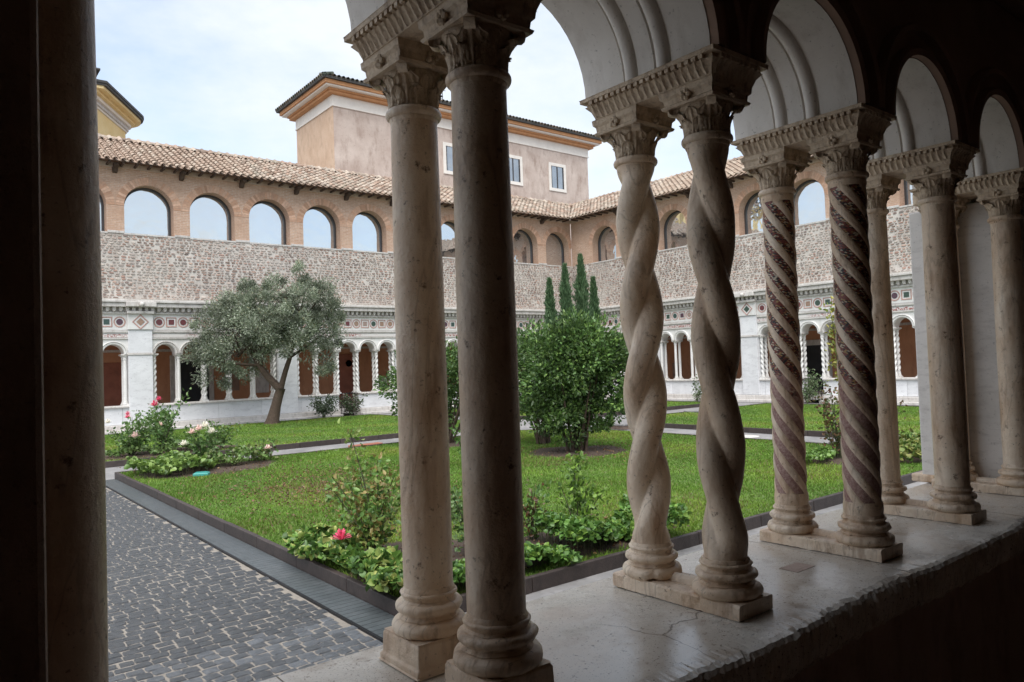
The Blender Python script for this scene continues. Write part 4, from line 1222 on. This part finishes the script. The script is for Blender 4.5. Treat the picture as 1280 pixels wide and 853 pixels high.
# flower beds
def blob(cx, cy, rx, ry, seed, n=26):
    r = random.Random(seed); ph = [r.uniform(0, 6.3) for _ in range(3)]
    return [(cx + rx * (1 + .12 * math.sin(2 * a + ph[0]) + .09 * math.sin(5 * a + ph[1])) * math.cos(a), cy + ry * (1 + .12 * math.sin(3 * a + ph[2])) * math.sin(a)) for a in [2 * math.pi * k / n for k in range(n)]]
BEDS = [(3.75, 5.9, .85, .95), (5.0, 5.55, 1.2, .55), (4.3, 14.9, 1.35, .9), (4.6, 19.2, 1.6, .95), (10.4, 11.0, 1.0, 1.0), (9.4, 14.7, .8, .8), (12.4, 6.4, .9, .7), (13.2, 5.5, .8, .5)]
beds = []
for i, (cx, cy, rx, ry) in enumerate(BEDS):
    P = blob(cx, cy, rx, ry, i); beds.append((cx, cy, rx, ry)); mb = MB()
    c0 = mb.vert((cx, cy, LZ + .035)); ring1 = [mb.vert((cx + (x_ - cx) * .7, cy + (y_ - cy) * .7, LZ + .03 + random.uniform(-.008, .01))) for x_, y_ in P]; ring2 = [mb.vert((x_, y_, LZ + .003)) for x_, y_ in P]
    n = len(P)
    for k in range(n): mb.f.append([c0, ring1[k], ring1[(k + 1) % n]]); mb.f.append([ring1[k], ring2[k], ring2[(k + 1) % n], ring1[(k + 1) % n]])
    tag(mb.build('flower_bed', 'soil', smooth=True), 'patch of bare brown soil in the garden', 'soil', kind='structure')

# grass: many single blades
def inside(P, poly):
    x_, y_ = P[:, 0], P[:, 1]; r = np.zeros(len(P), bool); n = len(poly)
    for i in range(n):
        (x1, y1), (x2, y2) = poly[i], poly[(i + 1) % n]
        c = ((y1 > y_) != (y2 > y_)) & (x_ < (x2 - x1) * (y_ - y1) / (y2 - y1 + 1e-12) + x1); r ^= c
    return r
GV, GF, GC = [], [], []; gi = 0
for poly, n in zip(lawn_polys, (330000, 60000, 70000, 40000)):
    xs = [p[0] for p in poly]; ys = [p[1] for p in poly]
    P = np.stack([rng.uniform(min(xs) + .03, max(xs) - .03, n), rng.uniform(min(ys) + .03, max(ys) - .03, n)], 1)
    dist = np.hypot(P[:, 0], P[:, 1])
    keep = inside(P, poly)
    if n > 200000: keep &= rng.random(n) < np.clip(9 / dist, .25, 1)
    for cx, cy, rx, ry in beds:
        e_ = ((P[:, 0] - cx) / rx) ** 2 + ((P[:, 1] - cy) / ry) ** 2
        keep &= ~((e_ < 1) & (rng.random(n) < np.clip(1.75 - 1.2 * e_, .35, .95)))
    P = P[keep]; n = len(P); d = np.hypot(P[:, 0], P[:, 1])
    f1 = np.sin(P[:, 0] * 1.7 + 1.3 * np.sin(P[:, 1] * 1.1)) * np.sin(P[:, 1] * 1.9 + np.sin(P[:, 0] * 2.3)) + .5 * np.sin(P[:, 0] * 5.1 + P[:, 1] * 3.7) * np.sin(P[:, 1] * 6.1)
    h = rng.uniform(.018, .045, n) * (1 + .25 * f1); wd = .0032 + .00045 * d
    a = rng.uniform(0, 2 * np.pi, n); ln = rng.uniform(.2, 1.0, n) * h
    b = rng.uniform(0, 2 * np.pi, n)
    v0 = np.stack([P[:, 0] - np.cos(a) * wd, P[:, 1] - np.sin(a) * wd, np.full(n, LZ)], 1); v1 = np.stack([P[:, 0] + np.cos(a) * wd, P[:, 1] + np.sin(a) * wd, np.full(n, LZ)], 1)
    v2 = np.stack([P[:, 0] + np.cos(b) * ln, P[:, 1] + np.sin(b) * ln, LZ + h], 1)
    c = np.array([.145, .262, .038]) + np.outer(f1, [.012, .012, -.002]); c *= rng.uniform(.7, 1.35, (n, 1))
    f2 = np.sin(P[:, 0] * .9 + 2.1 * np.sin(P[:, 1] * .55 + 1)) * np.sin(P[:, 1] * 1.05 + 1.7 * np.sin(P[:, 0] * .7)); c *= (1 + .22 * f2)[:, None]; c[:, 0] *= 1 + .25 * np.clip(f2, 0, 1)
    brown = np.exp(-(((P[:, 0] - 4.8) / 1.2) ** 2 + ((P[:, 1] - 10.6) / 2.4) ** 2)) + .8 * np.exp(-(((P[:, 0] - 10.4) / 1.7) ** 2 + ((P[:, 1] - 11) / 1.7) ** 2)); brown *= np.clip(.55 + .9 * f1, 0, 1.3)
    dry = rng.random(n) < .035 + .09 * (f1 > .55) + .12 * (f2 > .6) + .36 * brown; c[dry] = np.array([.235, .175, .085]) * rng.uniform(.7, 1.2, (dry.sum(), 1))
    GV.append(np.stack([v0, v1, v2], 1).reshape(-1, 3)); GF.append(np.arange(gi, gi + 3 * n).reshape(-1, 3)); gi += 3 * n; GC.append(np.repeat(np.clip(c, .005, 1), 3, 0))
tag(np_mesh('grass', np.concatenate(GV), np.concatenate(GF), 'grassblade', np.concatenate(GC)), 'short green grass of the cloister lawns', 'grass', kind='stuff')
# fallen leaves on the near lawn and beds
n = 3000; P = np.concatenate([np.stack([rng.normal(4.9, .9, n), rng.normal(10.4, 1.9, n)], 1), np.stack([rng.normal(10.6, 1.1, 700), rng.normal(10.6, 1.0, 700)], 1), np.stack([rng.uniform(3, 6.2, 500), rng.uniform(5, 6.6, 500)], 1), np.stack([rng.uniform(3, 6, 400), rng.uniform(14.3, 20, 400)], 1)])
P = P[(P[:, 0] > 3.0) & (P[:, 1] > 5)]; n = len(P); P3 = np.column_stack([P, np.full(n, LZ + .035) + rng.uniform(0, .02, n)])
v, F, c = leaf_geo(P3, np.column_stack([rng.normal(size=(n, 2)), rng.normal(0, .15, n)]), rng.uniform(.02, .045, n), rng.uniform(.007, .014, n), pick([(.20, .10, .05), (.14, .08, .045), (.28, .17, .07), (.11, .06, .04)], n))
tag(np_mesh('fallen_leaf_litter', v, F, 'leaf', c), 'brown fallen leaves lying on the near lawn', 'leaves', kind='stuff')


# ================================================================== PLANTS
def rose(loc, h, spread, nst, label, blooms=(), leafc=((.08, .165, .04), (.115, .21, .05), (.145, .225, .07)), seed=1, dens=70, tall=None, lsize=.05, name='rose_bush', cat='rose bush', group=None, bare=.25):
    """thin arching canes carrying small leaves; blooms: (dx right, dz up, size, material)"""
    r = np.random.default_rng(seed); t = thing(name, label, cat, loc, group)
    mb = MB(); tips = []; LP = []; LD = []
    for k in range(nst):
        a = r.uniform(0, 6.3); hh = h * r.uniform(.55, 1) if not (tall and k < len(tall)) else 0
        sp = spread * r.uniform(.35, 1)
        end = np.array([math.cos(a) * sp, math.sin(a) * sp, hh])
        if tall and k < len(tall): end = RIGHT * tall[k][0] + np.array([0, 0, tall[k][1]])
        pts = []
        b0 = np.array([r.normal(0, .03), r.normal(0, .03), 0]); m_ = 7
        wob = r.normal(0, .04, 3) * spread
        for i in range(m_):
            s_ = i / (m_ - 1); p = b0 * (1 - s_) + end * np.array([s_ ** 1.4, s_ ** 1.4, s_]) + wob * math.sin(math.pi * s_); pts.append(p)
        mb.tube(pts, [.009 * (1 - .65 * i / (m_ - 1)) * (1 + h * .2) for i in range(m_)], 5)
        nl = int(dens * r.uniform(.7, 1.2) * max(.5, end[2] / max(h, .1)))
        s_ = r.uniform(bare, 1.02, nl); i0 = np.clip((s_ * (m_ - 1)).astype(int), 0, m_ - 2); fr = s_ * (m_ - 1) - i0; PA = np.array(pts)
        base_ = PA[i0] * (1 - fr[:, None]) + PA[i0 + 1] * fr[:, None]
        of = r.normal(size=(nl, 3)) * np.array([1, 1, .7]) * (.04 + .10 * spread) * (1.1 - .5 * s_[:, None])
        LP.append(base_ + of); LD.append(of * 4 + r.normal(0, .35, (nl, 3)) + np.array([0, 0, .15]))
    mb.build('cane', 'stem', t, smooth=True)
    P = np.concatenate(LP); D = np.concatenate(LD); n = len(P)
    v, F, c = leaf_geo(P, D, r.uniform(.7, 1.3, n) * lsize, r.uniform(.28, .4, n) * lsize, pick(leafc, n, r=r), r=r)
    v[:, 2] = np.maximum(v[:, 2], .01); np_mesh('foliage', v, F, 'leaf', c, t)
    for bl in blooms:
        dx, dz, s, mt = bl; m3 = MB(); c0 = RIGHT * dx - DEEP * spread * .7 + np.array([0, 0, dz])
        for ringi, (rn_, rad, tz, np_) in enumerate(((.2, .35, .35, 3), (.45, .6, .25, 5), (.75, .9, .05, 6), (.95, 1.15, -.15, 7))):
            for q in range(np_):
                a = 2 * math.pi * (q + .37 * ringi) / np_; P2 = []
                for i in range(4):
                    u = i / 3; row = []
                    for j in range(4):
                        w_ = (j / 3 - .5) * 1.5; ang = a + w_ * (2.6 / np_) * (.5 + .5 * math.sin(math.pi * (.2 + .7 * u)))
                        rr_ = s * (rn_ * .3 + (rad - rn_ * .3) * u ** 1.2); z = s * (-.35 + (tz + .45 + .35 * (1 - ringi / 3)) * u ** .7)
                        row.append((c0[0] + rr_ * math.cos(ang), c0[1] + rr_ * math.sin(ang), c0[2] + z))
                    P2.append(row)
                m3.grid(P2)
        m3.build('bloom', mt, t, smooth=True)
    return t


def cover(name, label, pts_fn, n, size, cols, hgt, seed, cat='ground cover'):
    r = np.random.default_rng(seed); P = pts_fn(r, n); n = len(P)
    hz = LZ + .02 + hgt(P) * r.uniform(.35, 1, n) ** .6
    P3 = np.column_stack([P, hz]); D = np.column_stack([r.normal(0, .8, (n, 2)), r.normal(.1, .3, n)])
    v, F, c = leaf_geo(P3, D, r.uniform(.6, 1.25, n) * size, r.uniform(.38, .52, n) * size, pick(cols, n, r=r), r=r, jit=.35)
    m2 = r.choice(n, n // 5); mb = MB()
    for i in [q for q in m2 if any(inside(P[q:q + 1], lpoly)[0] for lpoly in lawn_polys) and P[q, 1] > 5.05 and P[q, 0] > 3.05][:500]: mb.tube([(P[i, 0], P[i, 1], LZ), tuple(P3[i] * .999)], [.0022, .0015], 4)
    t = thing(name, label, cat, (float(P[:, 0].mean()), float(P[:, 1].mean()), LZ)); o3 = np.array(t.location)
    np_mesh('foliage', v - o3, F, 'leaf', c, t)['kind'] = 'stuff'
    mb.build('stem_mass', 'stem', t, o3)['kind'] = 'stuff'


GC1 = [tuple(1.35 * q for q in w_) for w_ in [(.085, .17, .035), (.12, .22, .045), (.06, .12, .03), (.19, .26, .06), (.30, .32, .10), (.07, .14, .03)]]
GC2 = [(.10, .22, .04), (.14, .28, .055), (.075, .16, .035), (.20, .33, .06)]
def strip(p, q, w0, over=.0):
    p, q = np.array(p), np.array(q)
    def fn(r, n):
        s_ = r.random(n); d = (q - p) / np.linalg.norm(q - p); nn = np.array([-d[1], d[0]])
        ww = w0 * (.8 + .35 * np.sin(s_ * 9) + .2 * np.sin(s_ * 23)); t_ = r.uniform(-1, 1, n)
        return p + np.outer(s_, q - p) + nn * (t_ * ww)[:, None]
    return fn
def ball(cx, cy, rx, ry):
    def fn(r, n):
        a = r.uniform(0, 6.3, n); q = np.sqrt(r.random(n)); return np.column_stack([cx + rx * q * np.cos(a), cy + ry * q * np.sin(a)])
    return fn
cover('ground_cover', 'pale leafy plants spilling over the kerb beside the slate strip', strip((3.0, 7.2), (3.0, 4.95), .22), 2600, .075, GC1, lambda P: .17 + .06 * np.sin(P[:, 1] * 9) + 0 * P[:, 0], 21)
cover('ground_cover', 'low green leafy plants behind the smooth columns, along the kerb', strip((3.2, 5.1), (4.6, 5.08), .20), 1700, .065, GC2, lambda P: .13 + .05 * np.sin(P[:, 0] * 8), 22)
cover('ground_cover', 'mound of bright green leaves just left of the twisted columns', strip((4.7, 5.35), (6.1, 5.15), .36), 3400, .06, GC2, lambda P: .20 + .10 * np.sin(P[:, 0] * 5.5), 23)
cover('ground_cover', 'yellow-green plants at the corner of the rose bed by the gravel path', ball(3.65, 15.0, .75, .85), 1300, .10, [(.16, .26, .05), (.22, .32, .08), (.10, .18, .04)], lambda P: .24 + .08 * np.sin(P[:, 0] * 7), 24)
cover('ground_cover', 'low yellowing plants by the kerb beyond the plain grey columns', ball(13.3, 5.7, 1.3, .75), 1700, .09, [(.17, .23, .05), (.25, .26, .07), (.10, .17, .04)], lambda P: .22 + .08 * np.sin(P[:, 0] * 5), 25)
cover('ground_cover', 'small clump of pale green leaves beside the mosaic column lawn edge', ball(11.6, 6.7, .6, .4), 500, .08, [(.13, .24, .05), (.17, .29, .06)], lambda P: .14 + 0 * P[:, 0], 26)

cover('ground_cover', 'loose low greenery between the white rose and the fading rose', ball(4.75, 15.15, .75, .5), 700, .08, [(.15, .26, .06), (.20, .24, .09), (.12, .20, .05)], lambda P: .22 + .1 * np.sin(P[:, 0] * 9), 27)
cover('ground_cover', 'low scattered greenery under the roses of the corner bed', ball(4.4, 19.0, 1.2, .6), 700, .09, [(.12, .20, .06), (.16, .24, .07), (.10, .16, .05)], lambda P: .18 + .1 * np.sin(P[:, 0] * 7), 28)
GREEN0 = ((.06, .125, .03), (.085, .16, .035), (.11, .18, .05)); GREEN = tuple(tuple(1.5 * q for q in w_) for w_ in GREEN0); RUST = ((.10, .085, .03), (.15, .07, .035), (.09, .11, .03), (.18, .10, .05))
rp_ = px(468, 700, 2, LZ)
rose((rp_[0], rp_[1], LZ), .85, .42, 13, 'straggling rose with one pink bloom and two tall bare canes', [(-.24, .30, .085, 'petal_pink')], seed=31, dens=105, leafc=((.11, .22, .05), (.16, .28, .06), (.22, .29, .08), (.28, .22, .07)), tall=[(-.20, 1.22), (.06, .95)], lsize=.055)
rose((4.05, 5.75, LZ), .7, .34, 7, 'bushy rose without blooms growing behind the two smooth columns', seed=32, dens=95)
rose((4.85, 5.85, LZ), .55, .30, 6, 'thin young rose with dry rusty leaves beside the smooth columns', seed=33, dens=60, leafc=GREEN + RUST[:2])
rose((5.25, 5.62, LZ), .62, .30, 8, 'slender rose with a tuft of light green leaves on its tallest cane', seed=34, dens=55, tall=[(.03, .86), (.02, .84), (.05, .80)], leafc=((.24, .40, .06), (.15, .26, .05), (.11, .20, .045)), lsize=.06)
rose((7.6, 10.9, LZ), .95, .26, 6, 'rose with a coral bloom seen through the gap between the smooth columns', [(.06, 1.15, .10, 'petal_red')], seed=35, dens=60, leafc=((.12, .24, .05), (.09, .18, .04)), lsize=.08)
rose((4.3, 15.2, LZ), .85, .42, 9, 'rose with a cluster of creamy white blooms beside the teal box', [(.02, .80, .10, 'petal_pale'), (.14, .86, .10, 'petal_white'), (.26, .74, .10, 'petal_white'), (-.12, .74, .09, 'petal_pale'), (-.28, .52, .09, 'petal_white'), (-.36, .20, .09, 'petal_pale')], seed=36, dens=60, lsize=.075)
rose((5.5, 15.35, LZ), .5, .4, 7, 'low rose with fading blooms at the end of the bed', [(.2, .30, .08, 'petal_pale')], seed=37, dens=45, leafc=GREEN + RUST[:1] + ((.2, .22, .07),), lsize=.07)
rose((3.75, 18.9, LZ), .95, .55, 11, 'dense rose with pale pink blooms at the corner bed', [(.25, .52, .11, 'petal_pale'), (-.35, .85, .09, 'petal_white'), (.1, 1.02, .07, 'petal_pink')], seed=38, dens=85, lsize=.08)
rose((4.5, 19.3, LZ), 1.05, .5, 9, 'rose with bright pink blooms and one tall leafy shoot', [(-.02, 1.18, .12, 'petal_pink'), (.08, 1.30, .09, 'petal_pink')], seed=39, dens=60, tall=[(.62, 1.42)], lsize=.075)
rose((5.7, 18.7, LZ), .7, .45, 8, 'open rose with few leaves and one cream bloom', [(-.2, .55, .08, 'petal_white')], seed=40, dens=42, lsize=.075)
rose((5.2, 22.8, LZ), 1.0, .75, 10, 'grey-green rose with purple-pink blooms near the marble pier', [(-.6, .75, .10, 'petal_pink'), (.3, .5, .10, 'petal_pale')], seed=41, dens=80, lsize=.09)
rose((12.2, 6.45, LZ), 1.25, .42, 10, 'rust-leaved rose bush between the two mosaic columns', seed=42, dens=60, leafc=RUST + ((.07, .11, .03),), lsize=.065)
rose((13.4, 6.2, LZ), .95, .40, 8, 'small rust-leaved bush beyond the plain grey columns', seed=43, dens=50, leafc=RUST + ((.12, .14, .04),), lsize=.065)
pt = px(403, 520, 1, 27.9); rose((pt[0], 27.75, .06), .95, .75, 12, 'grey-leaved shrub at the foot of the far parapet beside the gate', seed=44, dens=90, leafc=((.09, .13, .07), (.13, .17, .10), (.07, .10, .05)), lsize=.085)
pt = px(438, 518, 1, 27.9); rose((pt[0], 27.8, .06), .90, .65, 12, 'twiggy shrub growing in front of the iron gate', seed=45, dens=70, leafc=((.09, .14, .06), (.16, .13, .11), (.08, .11, .05)), lsize=.085)
pt = px(872, 495, 0, 26.6); rose((26.5, pt[1], 0.0), 1.15, .75, 9, 'climbing shrub against the white parapet behind the twisted columns', seed=46, dens=48, leafc=((.10, .16, .06), (.14, .18, .09)), lsize=.085)
pt = px(1012, 495, 0, 26.6); rose((26.4, pt[1], 0.0), 1.35, .7, 11, 'tall weedy shrub in front of the gate in the white parapet', seed=47, dens=60, leafc=((.10, .16, .06), (.15, .19, .10)), lsize=.09)
# slender young tree with yellowing leaves behind the mosaic column
rose((14.0, 7.05, LZ), 3.3, .55, 9, 'slender young tree with yellowing leaves behind the mosaic column', seed=48, dens=110, leafc=((.30, .30, .05), (.20, .25, .05), (.36, .32, .07)), lsize=.075, name='young_tree', cat='tree', bare=.5)


def crown_points(lobes, n, r, shell=.55, clump=1.0):
    """points near the surface of many small clumps scattered through big lobes"""
    P, D = [], []
    vol = np.array([a[1][0] * a[1][1] * a[1][2] for a in lobes]) ** .75; vol /= vol.sum()
    for (c, rad), f in zip(lobes, vol):
        nc = max(6, int(260 * f)); per = max(8, int(n * f / nc))
        cc = np.array(c) + on_ball(nc, r) * np.array(rad) * (r.random((nc, 1)) ** .42)
        for q in cc:
            cr_ = r.uniform(.12, .42) * min(rad) ** .5 * clump
            d = on_ball(per, r); P.append(q + d * cr_ * (shell + (1 - shell) * r.random((per, 1)))); out_ = (q - np.array(c)) / np.array(rad)
            D.append(d * .7 + out_ * .6 + r.normal(0, .4, (per, 3)))
    global CLUMP
    CLUMP = np.concatenate([np.full((len(q), 1), r.choice([.62, .8, 1, 1.2, 1.55])) for q in P])
    return np.concatenate(P), np.concatenate(D)


# olive tree
OT = (9.75, 26.1, LZ); k = .0289
ol = thing('olive_tree', 'grey-green olive tree with a leaning forked trunk on the far lawn', 'tree', OT)
def lp(x, y, dp=0.): return tuple(RIGHT * (x - 341) * k + DEEP * dp + np.array([0, 0, (530 - y) * k]))
mb = MB()
mb.tube([lp(340, 531), lp(341, 524), lp(345, 508), lp(349, 494), lp(352, 486)], [.30, .22, .175, .165, .16], 10)
mb.tube([lp(351, 488), lp(343, 479), lp(333, 468), lp(325, 456), lp(312, 440, .3), lp(300, 425, .5)], [.15, .13, .12, .09, .06, .03], 8)
mb.tube([lp(351, 488), lp(354, 478), lp(358, 465), lp(364, 448), lp(372, 425, -.2), lp(382, 395, -.4), lp(390, 365, -.4)], [.12, .10, .09, .08, .06, .045, .02], 8)
mb.tube([lp(327, 458), lp(333, 445, -.3), lp(338, 425, -.4), lp(340, 400, -.3)], [.08, .06, .045, .02], 6)
mb.tube([lp(325, 457), lp(310, 455, -.4), lp(290, 452, -.8), lp(270, 445, -1.)], [.06, .05, .035, .015], 6)
mb.tube([lp(364, 448), lp(380, 435, .5), lp(398, 420, .8), (lp(412, 410, 1.))], [.06, .045, .03, .012], 6)
r = np.random.default_rng(77)
for _ in range(46):
    a = r.uniform(0, 6.3); st = [lp(320, 440), lp(370, 430), lp(338, 420), lp(300, 445), lp(385, 400)][r.integers(5)]; e = np.array(st) + np.array([math.cos(a) * 1.1, math.sin(a) * 1.1, r.uniform(.2, 1.2)])
    mb.tube([st, tuple((np.array(st) + e) / 2 + r.normal(0, .1, 3)), tuple(e)], [.025, .018, .008], 4)
mb.build('trunk', 'bark', ol, smooth=True)
L = [(lp(300, 420), (1.55, 1.5, 1.15)), (lp(268, 430), (.9, 1.0, .85)), (lp(325, 395), (1.2, 1.3, 1.2)), (lp(318, 372), (.9, 1.0, .75)), (lp(335, 425), (1.0, 1.1, .9)), (lp(290, 462), (1.1, 1.1, .55)),
     (lp(392, 400), (1.0, 1.2, 1.35)), (lp(402, 362), (.7, .8, .75)), (lp(385, 345), (.5, .6, .45)), (lp(408, 425), (.65, .9, .8)), (lp(398, 462), (.55, .7, .35)), (lp(283, 392), (.8, .9, .6)), (lp(250, 440), (.5, .6, .5)), (lp(345, 400, -.6), (.9, .8, .9)), (lp(350, 425, .5), (.8, .8, .7)), (lp(365, 385), (.8, .9, .9)), (lp(372, 420, -.8), (.7, .6, .7)), (lp(415, 400), (.5, .7, .9)), (lp(350, 365), (.6, .7, .5)), (lp(372, 415, -1.1), (.8, .5, .8)), (lp(345, 420, -1.2), (.8, .5, .6)), (lp(385, 375, -.9), (.6, .5, .7))]
P, D = crown_points(L, 58000, r, .2, 1.35); D[:, 2] += .2
n = len(P); v, F, c = leaf_geo(P, D, r.uniform(.07, .12, n), r.uniform(.012, .019, n), pick([(.23, .27, .185), (.29, .33, .24), (.16, .20, .13), (.39, .42, .33), (.29, .28, .17)], n, [.3, .26, .26, .13, .05], r) * CLUMP ** .7, r=r)
np_mesh('crown', v, F, 'leaf', c, ol)


def bush(loc, label, lobes, nst, seed, n, cols, ls=(.07, .11), hs=1.6, sp=.8, name='laurel_bush', grp=None):
    r = np.random.default_rng(seed); t = thing(name, label, 'bush', loc, grp)
    mb = MB()
    for q in range(nst):
        a = r.uniform(0, 6.3); b = np.array([math.cos(a), math.sin(a), 0]) * r.uniform(.05, .28); e = np.array([math.cos(a), math.sin(a), 0]) * sp * r.uniform(.4, 1.1) + np.array([0, 0, hs * r.uniform(.8, 1.25)])
        mid = b * .5 + e * .5 + np.array([r.normal(0, .08), r.normal(0, .08), .1]); mb.tube([tuple(b), tuple(b * .8 + mid * .2 + np.array([0, 0, .05])), tuple(mid), tuple(e)], [.035, .03, .022, .01], 6)
    mb.build('branch', 'bark', t, smooth=True)
    P, D = crown_points(lobes, n, r); D[:, 2] += .25; n = len(P)
    v, F, c = leaf_geo(P, D, r.uniform(*ls, n), r.uniform(.014, .028, n), pick(cols, n, r=r) * CLUMP, r=r, jit=.3)
    np_mesh('foliage', v, F, 'leaf', c, t)


BG = [(.08, .15, .04), (.105, .185, .045), (.065, .12, .035), (.15, .235, .06), (.09, .165, .05)]
def rl(dx, dz, dd=0): return tuple(RIGHT * dx + DEEP * dd + np.array([0, 0, dz]))
bush((10.25, 10.9, LZ), 'large glossy laurel bush with many stems, left of the twisted columns', [(rl(.0, 1.75), (1.05, 1.05, .85)), (rl(.35, 2.1), (.75, .8, .62)), (rl(-.45, 1.9), (.7, .8, .75)), (rl(.62, 1.5), (.6, .7, .6)), (rl(-.2, 1.05), (.75, .8, .55)), (rl(.05, 2.35), (.55, .6, .4)), (rl(-.3, .62, -.2), (.5, .5, .35)), (rl(.35, .75, -.2), (.5, .5, .35)), (rl(.75, 1.9), (.5, .6, .5)), (rl(.7, 1.05), (.45, .5, .4)), (rl(-.6, 1.2, -.2), (.5, .5, .5))], 12, 51, 19000, BG)
bush((11.0, 12.7, LZ), 'darker laurel bush half hidden behind the large glossy one', [(rl(-.1, 1.55), (.85, .9, .85)), (rl(-.25, 2.0), (.7, .8, .7)), (rl(-.2, .95), (.65, .7, .5)), (rl(.25, 2.2), (.6, .7, .5))], 10, 52, 9000, BG[:3])
bush((9.55, 14.75, LZ), 'broad laurel bush hidden in part by the two smooth columns', [(rl(-.15, 1.55), (1.05, 1.05, .75)), (rl(-.75, 1.45), (.65, .7, .6)), (rl(.45, 1.85), (.8, .9, .75)), (rl(-.35, 2.05), (.6, .7, .45)), (rl(-.3, .85), (.75, .8, .45)), (rl(-.75, .75), (.45, .5, .35)), (rl(.7, 1.2), (.6, .7, .7))], 10, 53, 11000, BG, sp=1.0)

# cypresses
for i, (x_, ytop, wpx, dd, lb) in enumerate(((688, 352, 15, 21.0, 'short split cypress, lowest of its row behind the laurel'), (708, 334, 17, 20.5, 'slim cypress, second in the row behind the laurel'),
                                            (728, 322, 20, 20.5, 'tallest cypress in the row behind the laurel'), (743, 350, 14, 21.0, 'narrow young cypress right beside the tallest cypress'))):
    p0 = px(x_ + 3, 470, 1, dd); tp = px(x_, ytop, 1, dd); dep = .6235 * p0[0] + .782 * p0[1]; hw = wpx / 2 * dep / 921
    loc = (p0[0], p0[1], LZ); H = tp[2] - LZ; r = np.random.default_rng(60 + i)
    t = thing('cypress', lb, 'tree', loc, 'cypresses in a row')
    mb = MB(); mb.tube([(0, 0, 0), (0, 0, H * .5), (.02, 0, H * .93)], [.07, .05, .012], 7); mb.build('trunk', 'bark', t, smooth=True)
    n = 9000; z = H * (.06 + .94 * r.random(n)); tt = z / H
    prof = hw * np.minimum(1, (1 - tt) * 3.2) ** .8 * (.82 + .25 * np.sin(tt * 31 + i) * .5 + .12 * np.sin(tt * 71))
    a = r.uniform(0, 6.3, n); lobe = 1 + .30 * np.sin(a * 3 + tt * 17 + i) * np.sin(tt * 40 + 2 * i) + .2 * np.sin(a * 7 + tt * 60)
    rr_ = prof * lobe * np.sqrt(r.random(n)) * r.choice([1, 1, 1.18], n)
    P = np.column_stack([rr_ * np.cos(a), rr_ * np.sin(a), z]); D = np.column_stack([np.cos(a) * .35, np.sin(a) * .35, np.ones(n)]) + r.normal(0, .22, (n, 3))
    v, F, c = leaf_geo(P, D, r.uniform(.10, .22, n), r.uniform(.012, .022, n), pick([(.09, .165, .075), (.125, .215, .10), (.065, .125, .055), (.16, .25, .12)], n, r=r), r=r)
    np_mesh('crown', v, F, 'leaf', c, t)

# ================================================================== SMALL THINGS
p = px(252, 592, 2, LZ + .05); mb = MB(); frustum(mb, 0, 0, [(.13, .09, -.02), (.13, .09, .02), (.115, .08, .03), (.115, .08, .034)]); bx_ = thing('irrigation_box', 'small teal plastic box in the soil under the white rose', 'box', (p[0], p[1], LZ + .035))
mb.build('box_body', 'teal', bx_, bevel=.008); mb = MB(); mb.box(-.10, .10, -.065, .065, .0345, .042); mb.box(-.02, .02, -.01, .01, .043, .048); mb.build('lid', 'teal', bx_, bevel=.004); bx_.rotation_euler = (0, 0, -.5)
p = px(457, 557, 2, .04); mb = MB(); mb.box(-.42, .42, -.13, .13, 0, .075); o = mb.build('clay_block', 'red_brick', bevel=.012); o.location = (p[0], p[1], .001); tag(o, 'flat red clay block lying on the gravel path', 'block'); o.rotation_euler = (0, 0, .05)
for q, lb in (((790, 532), 'pale stone slab at the path crossing beside the laurel'), ((885, 516), 'low grey stone slab on the path seen through the twisted columns')):
    p = px(*q, 2, .05); st = thing('stone_slab', lb, 'slab', (p[0], p[1], 0)); mb = MB(); mb.box(-.7, .7, -.35, .35, 0, .10); mb.build('lower_block', 'gallery_stone', st, bevel=.02); mb = MB(); mb.box(-.78, .78, -.42, .42, .101, .17); mb.build('upper_block', 'gravel', st, bevel=.025)
p = px(933, 546, 2, 0); mb = MB(); mb.lathe([(.30, 0), (.30, .012), (.27, .018), (.27, .014), (.05, .014)], n=28); o = mb.build('drain_cover', 'far_trim', smooth='auto'); o.location = (p[0], p[1], -.003); tag(o, 'round pale drain cover set in the gravel path', 'drain cover')
bpy.context.view_layer.update()
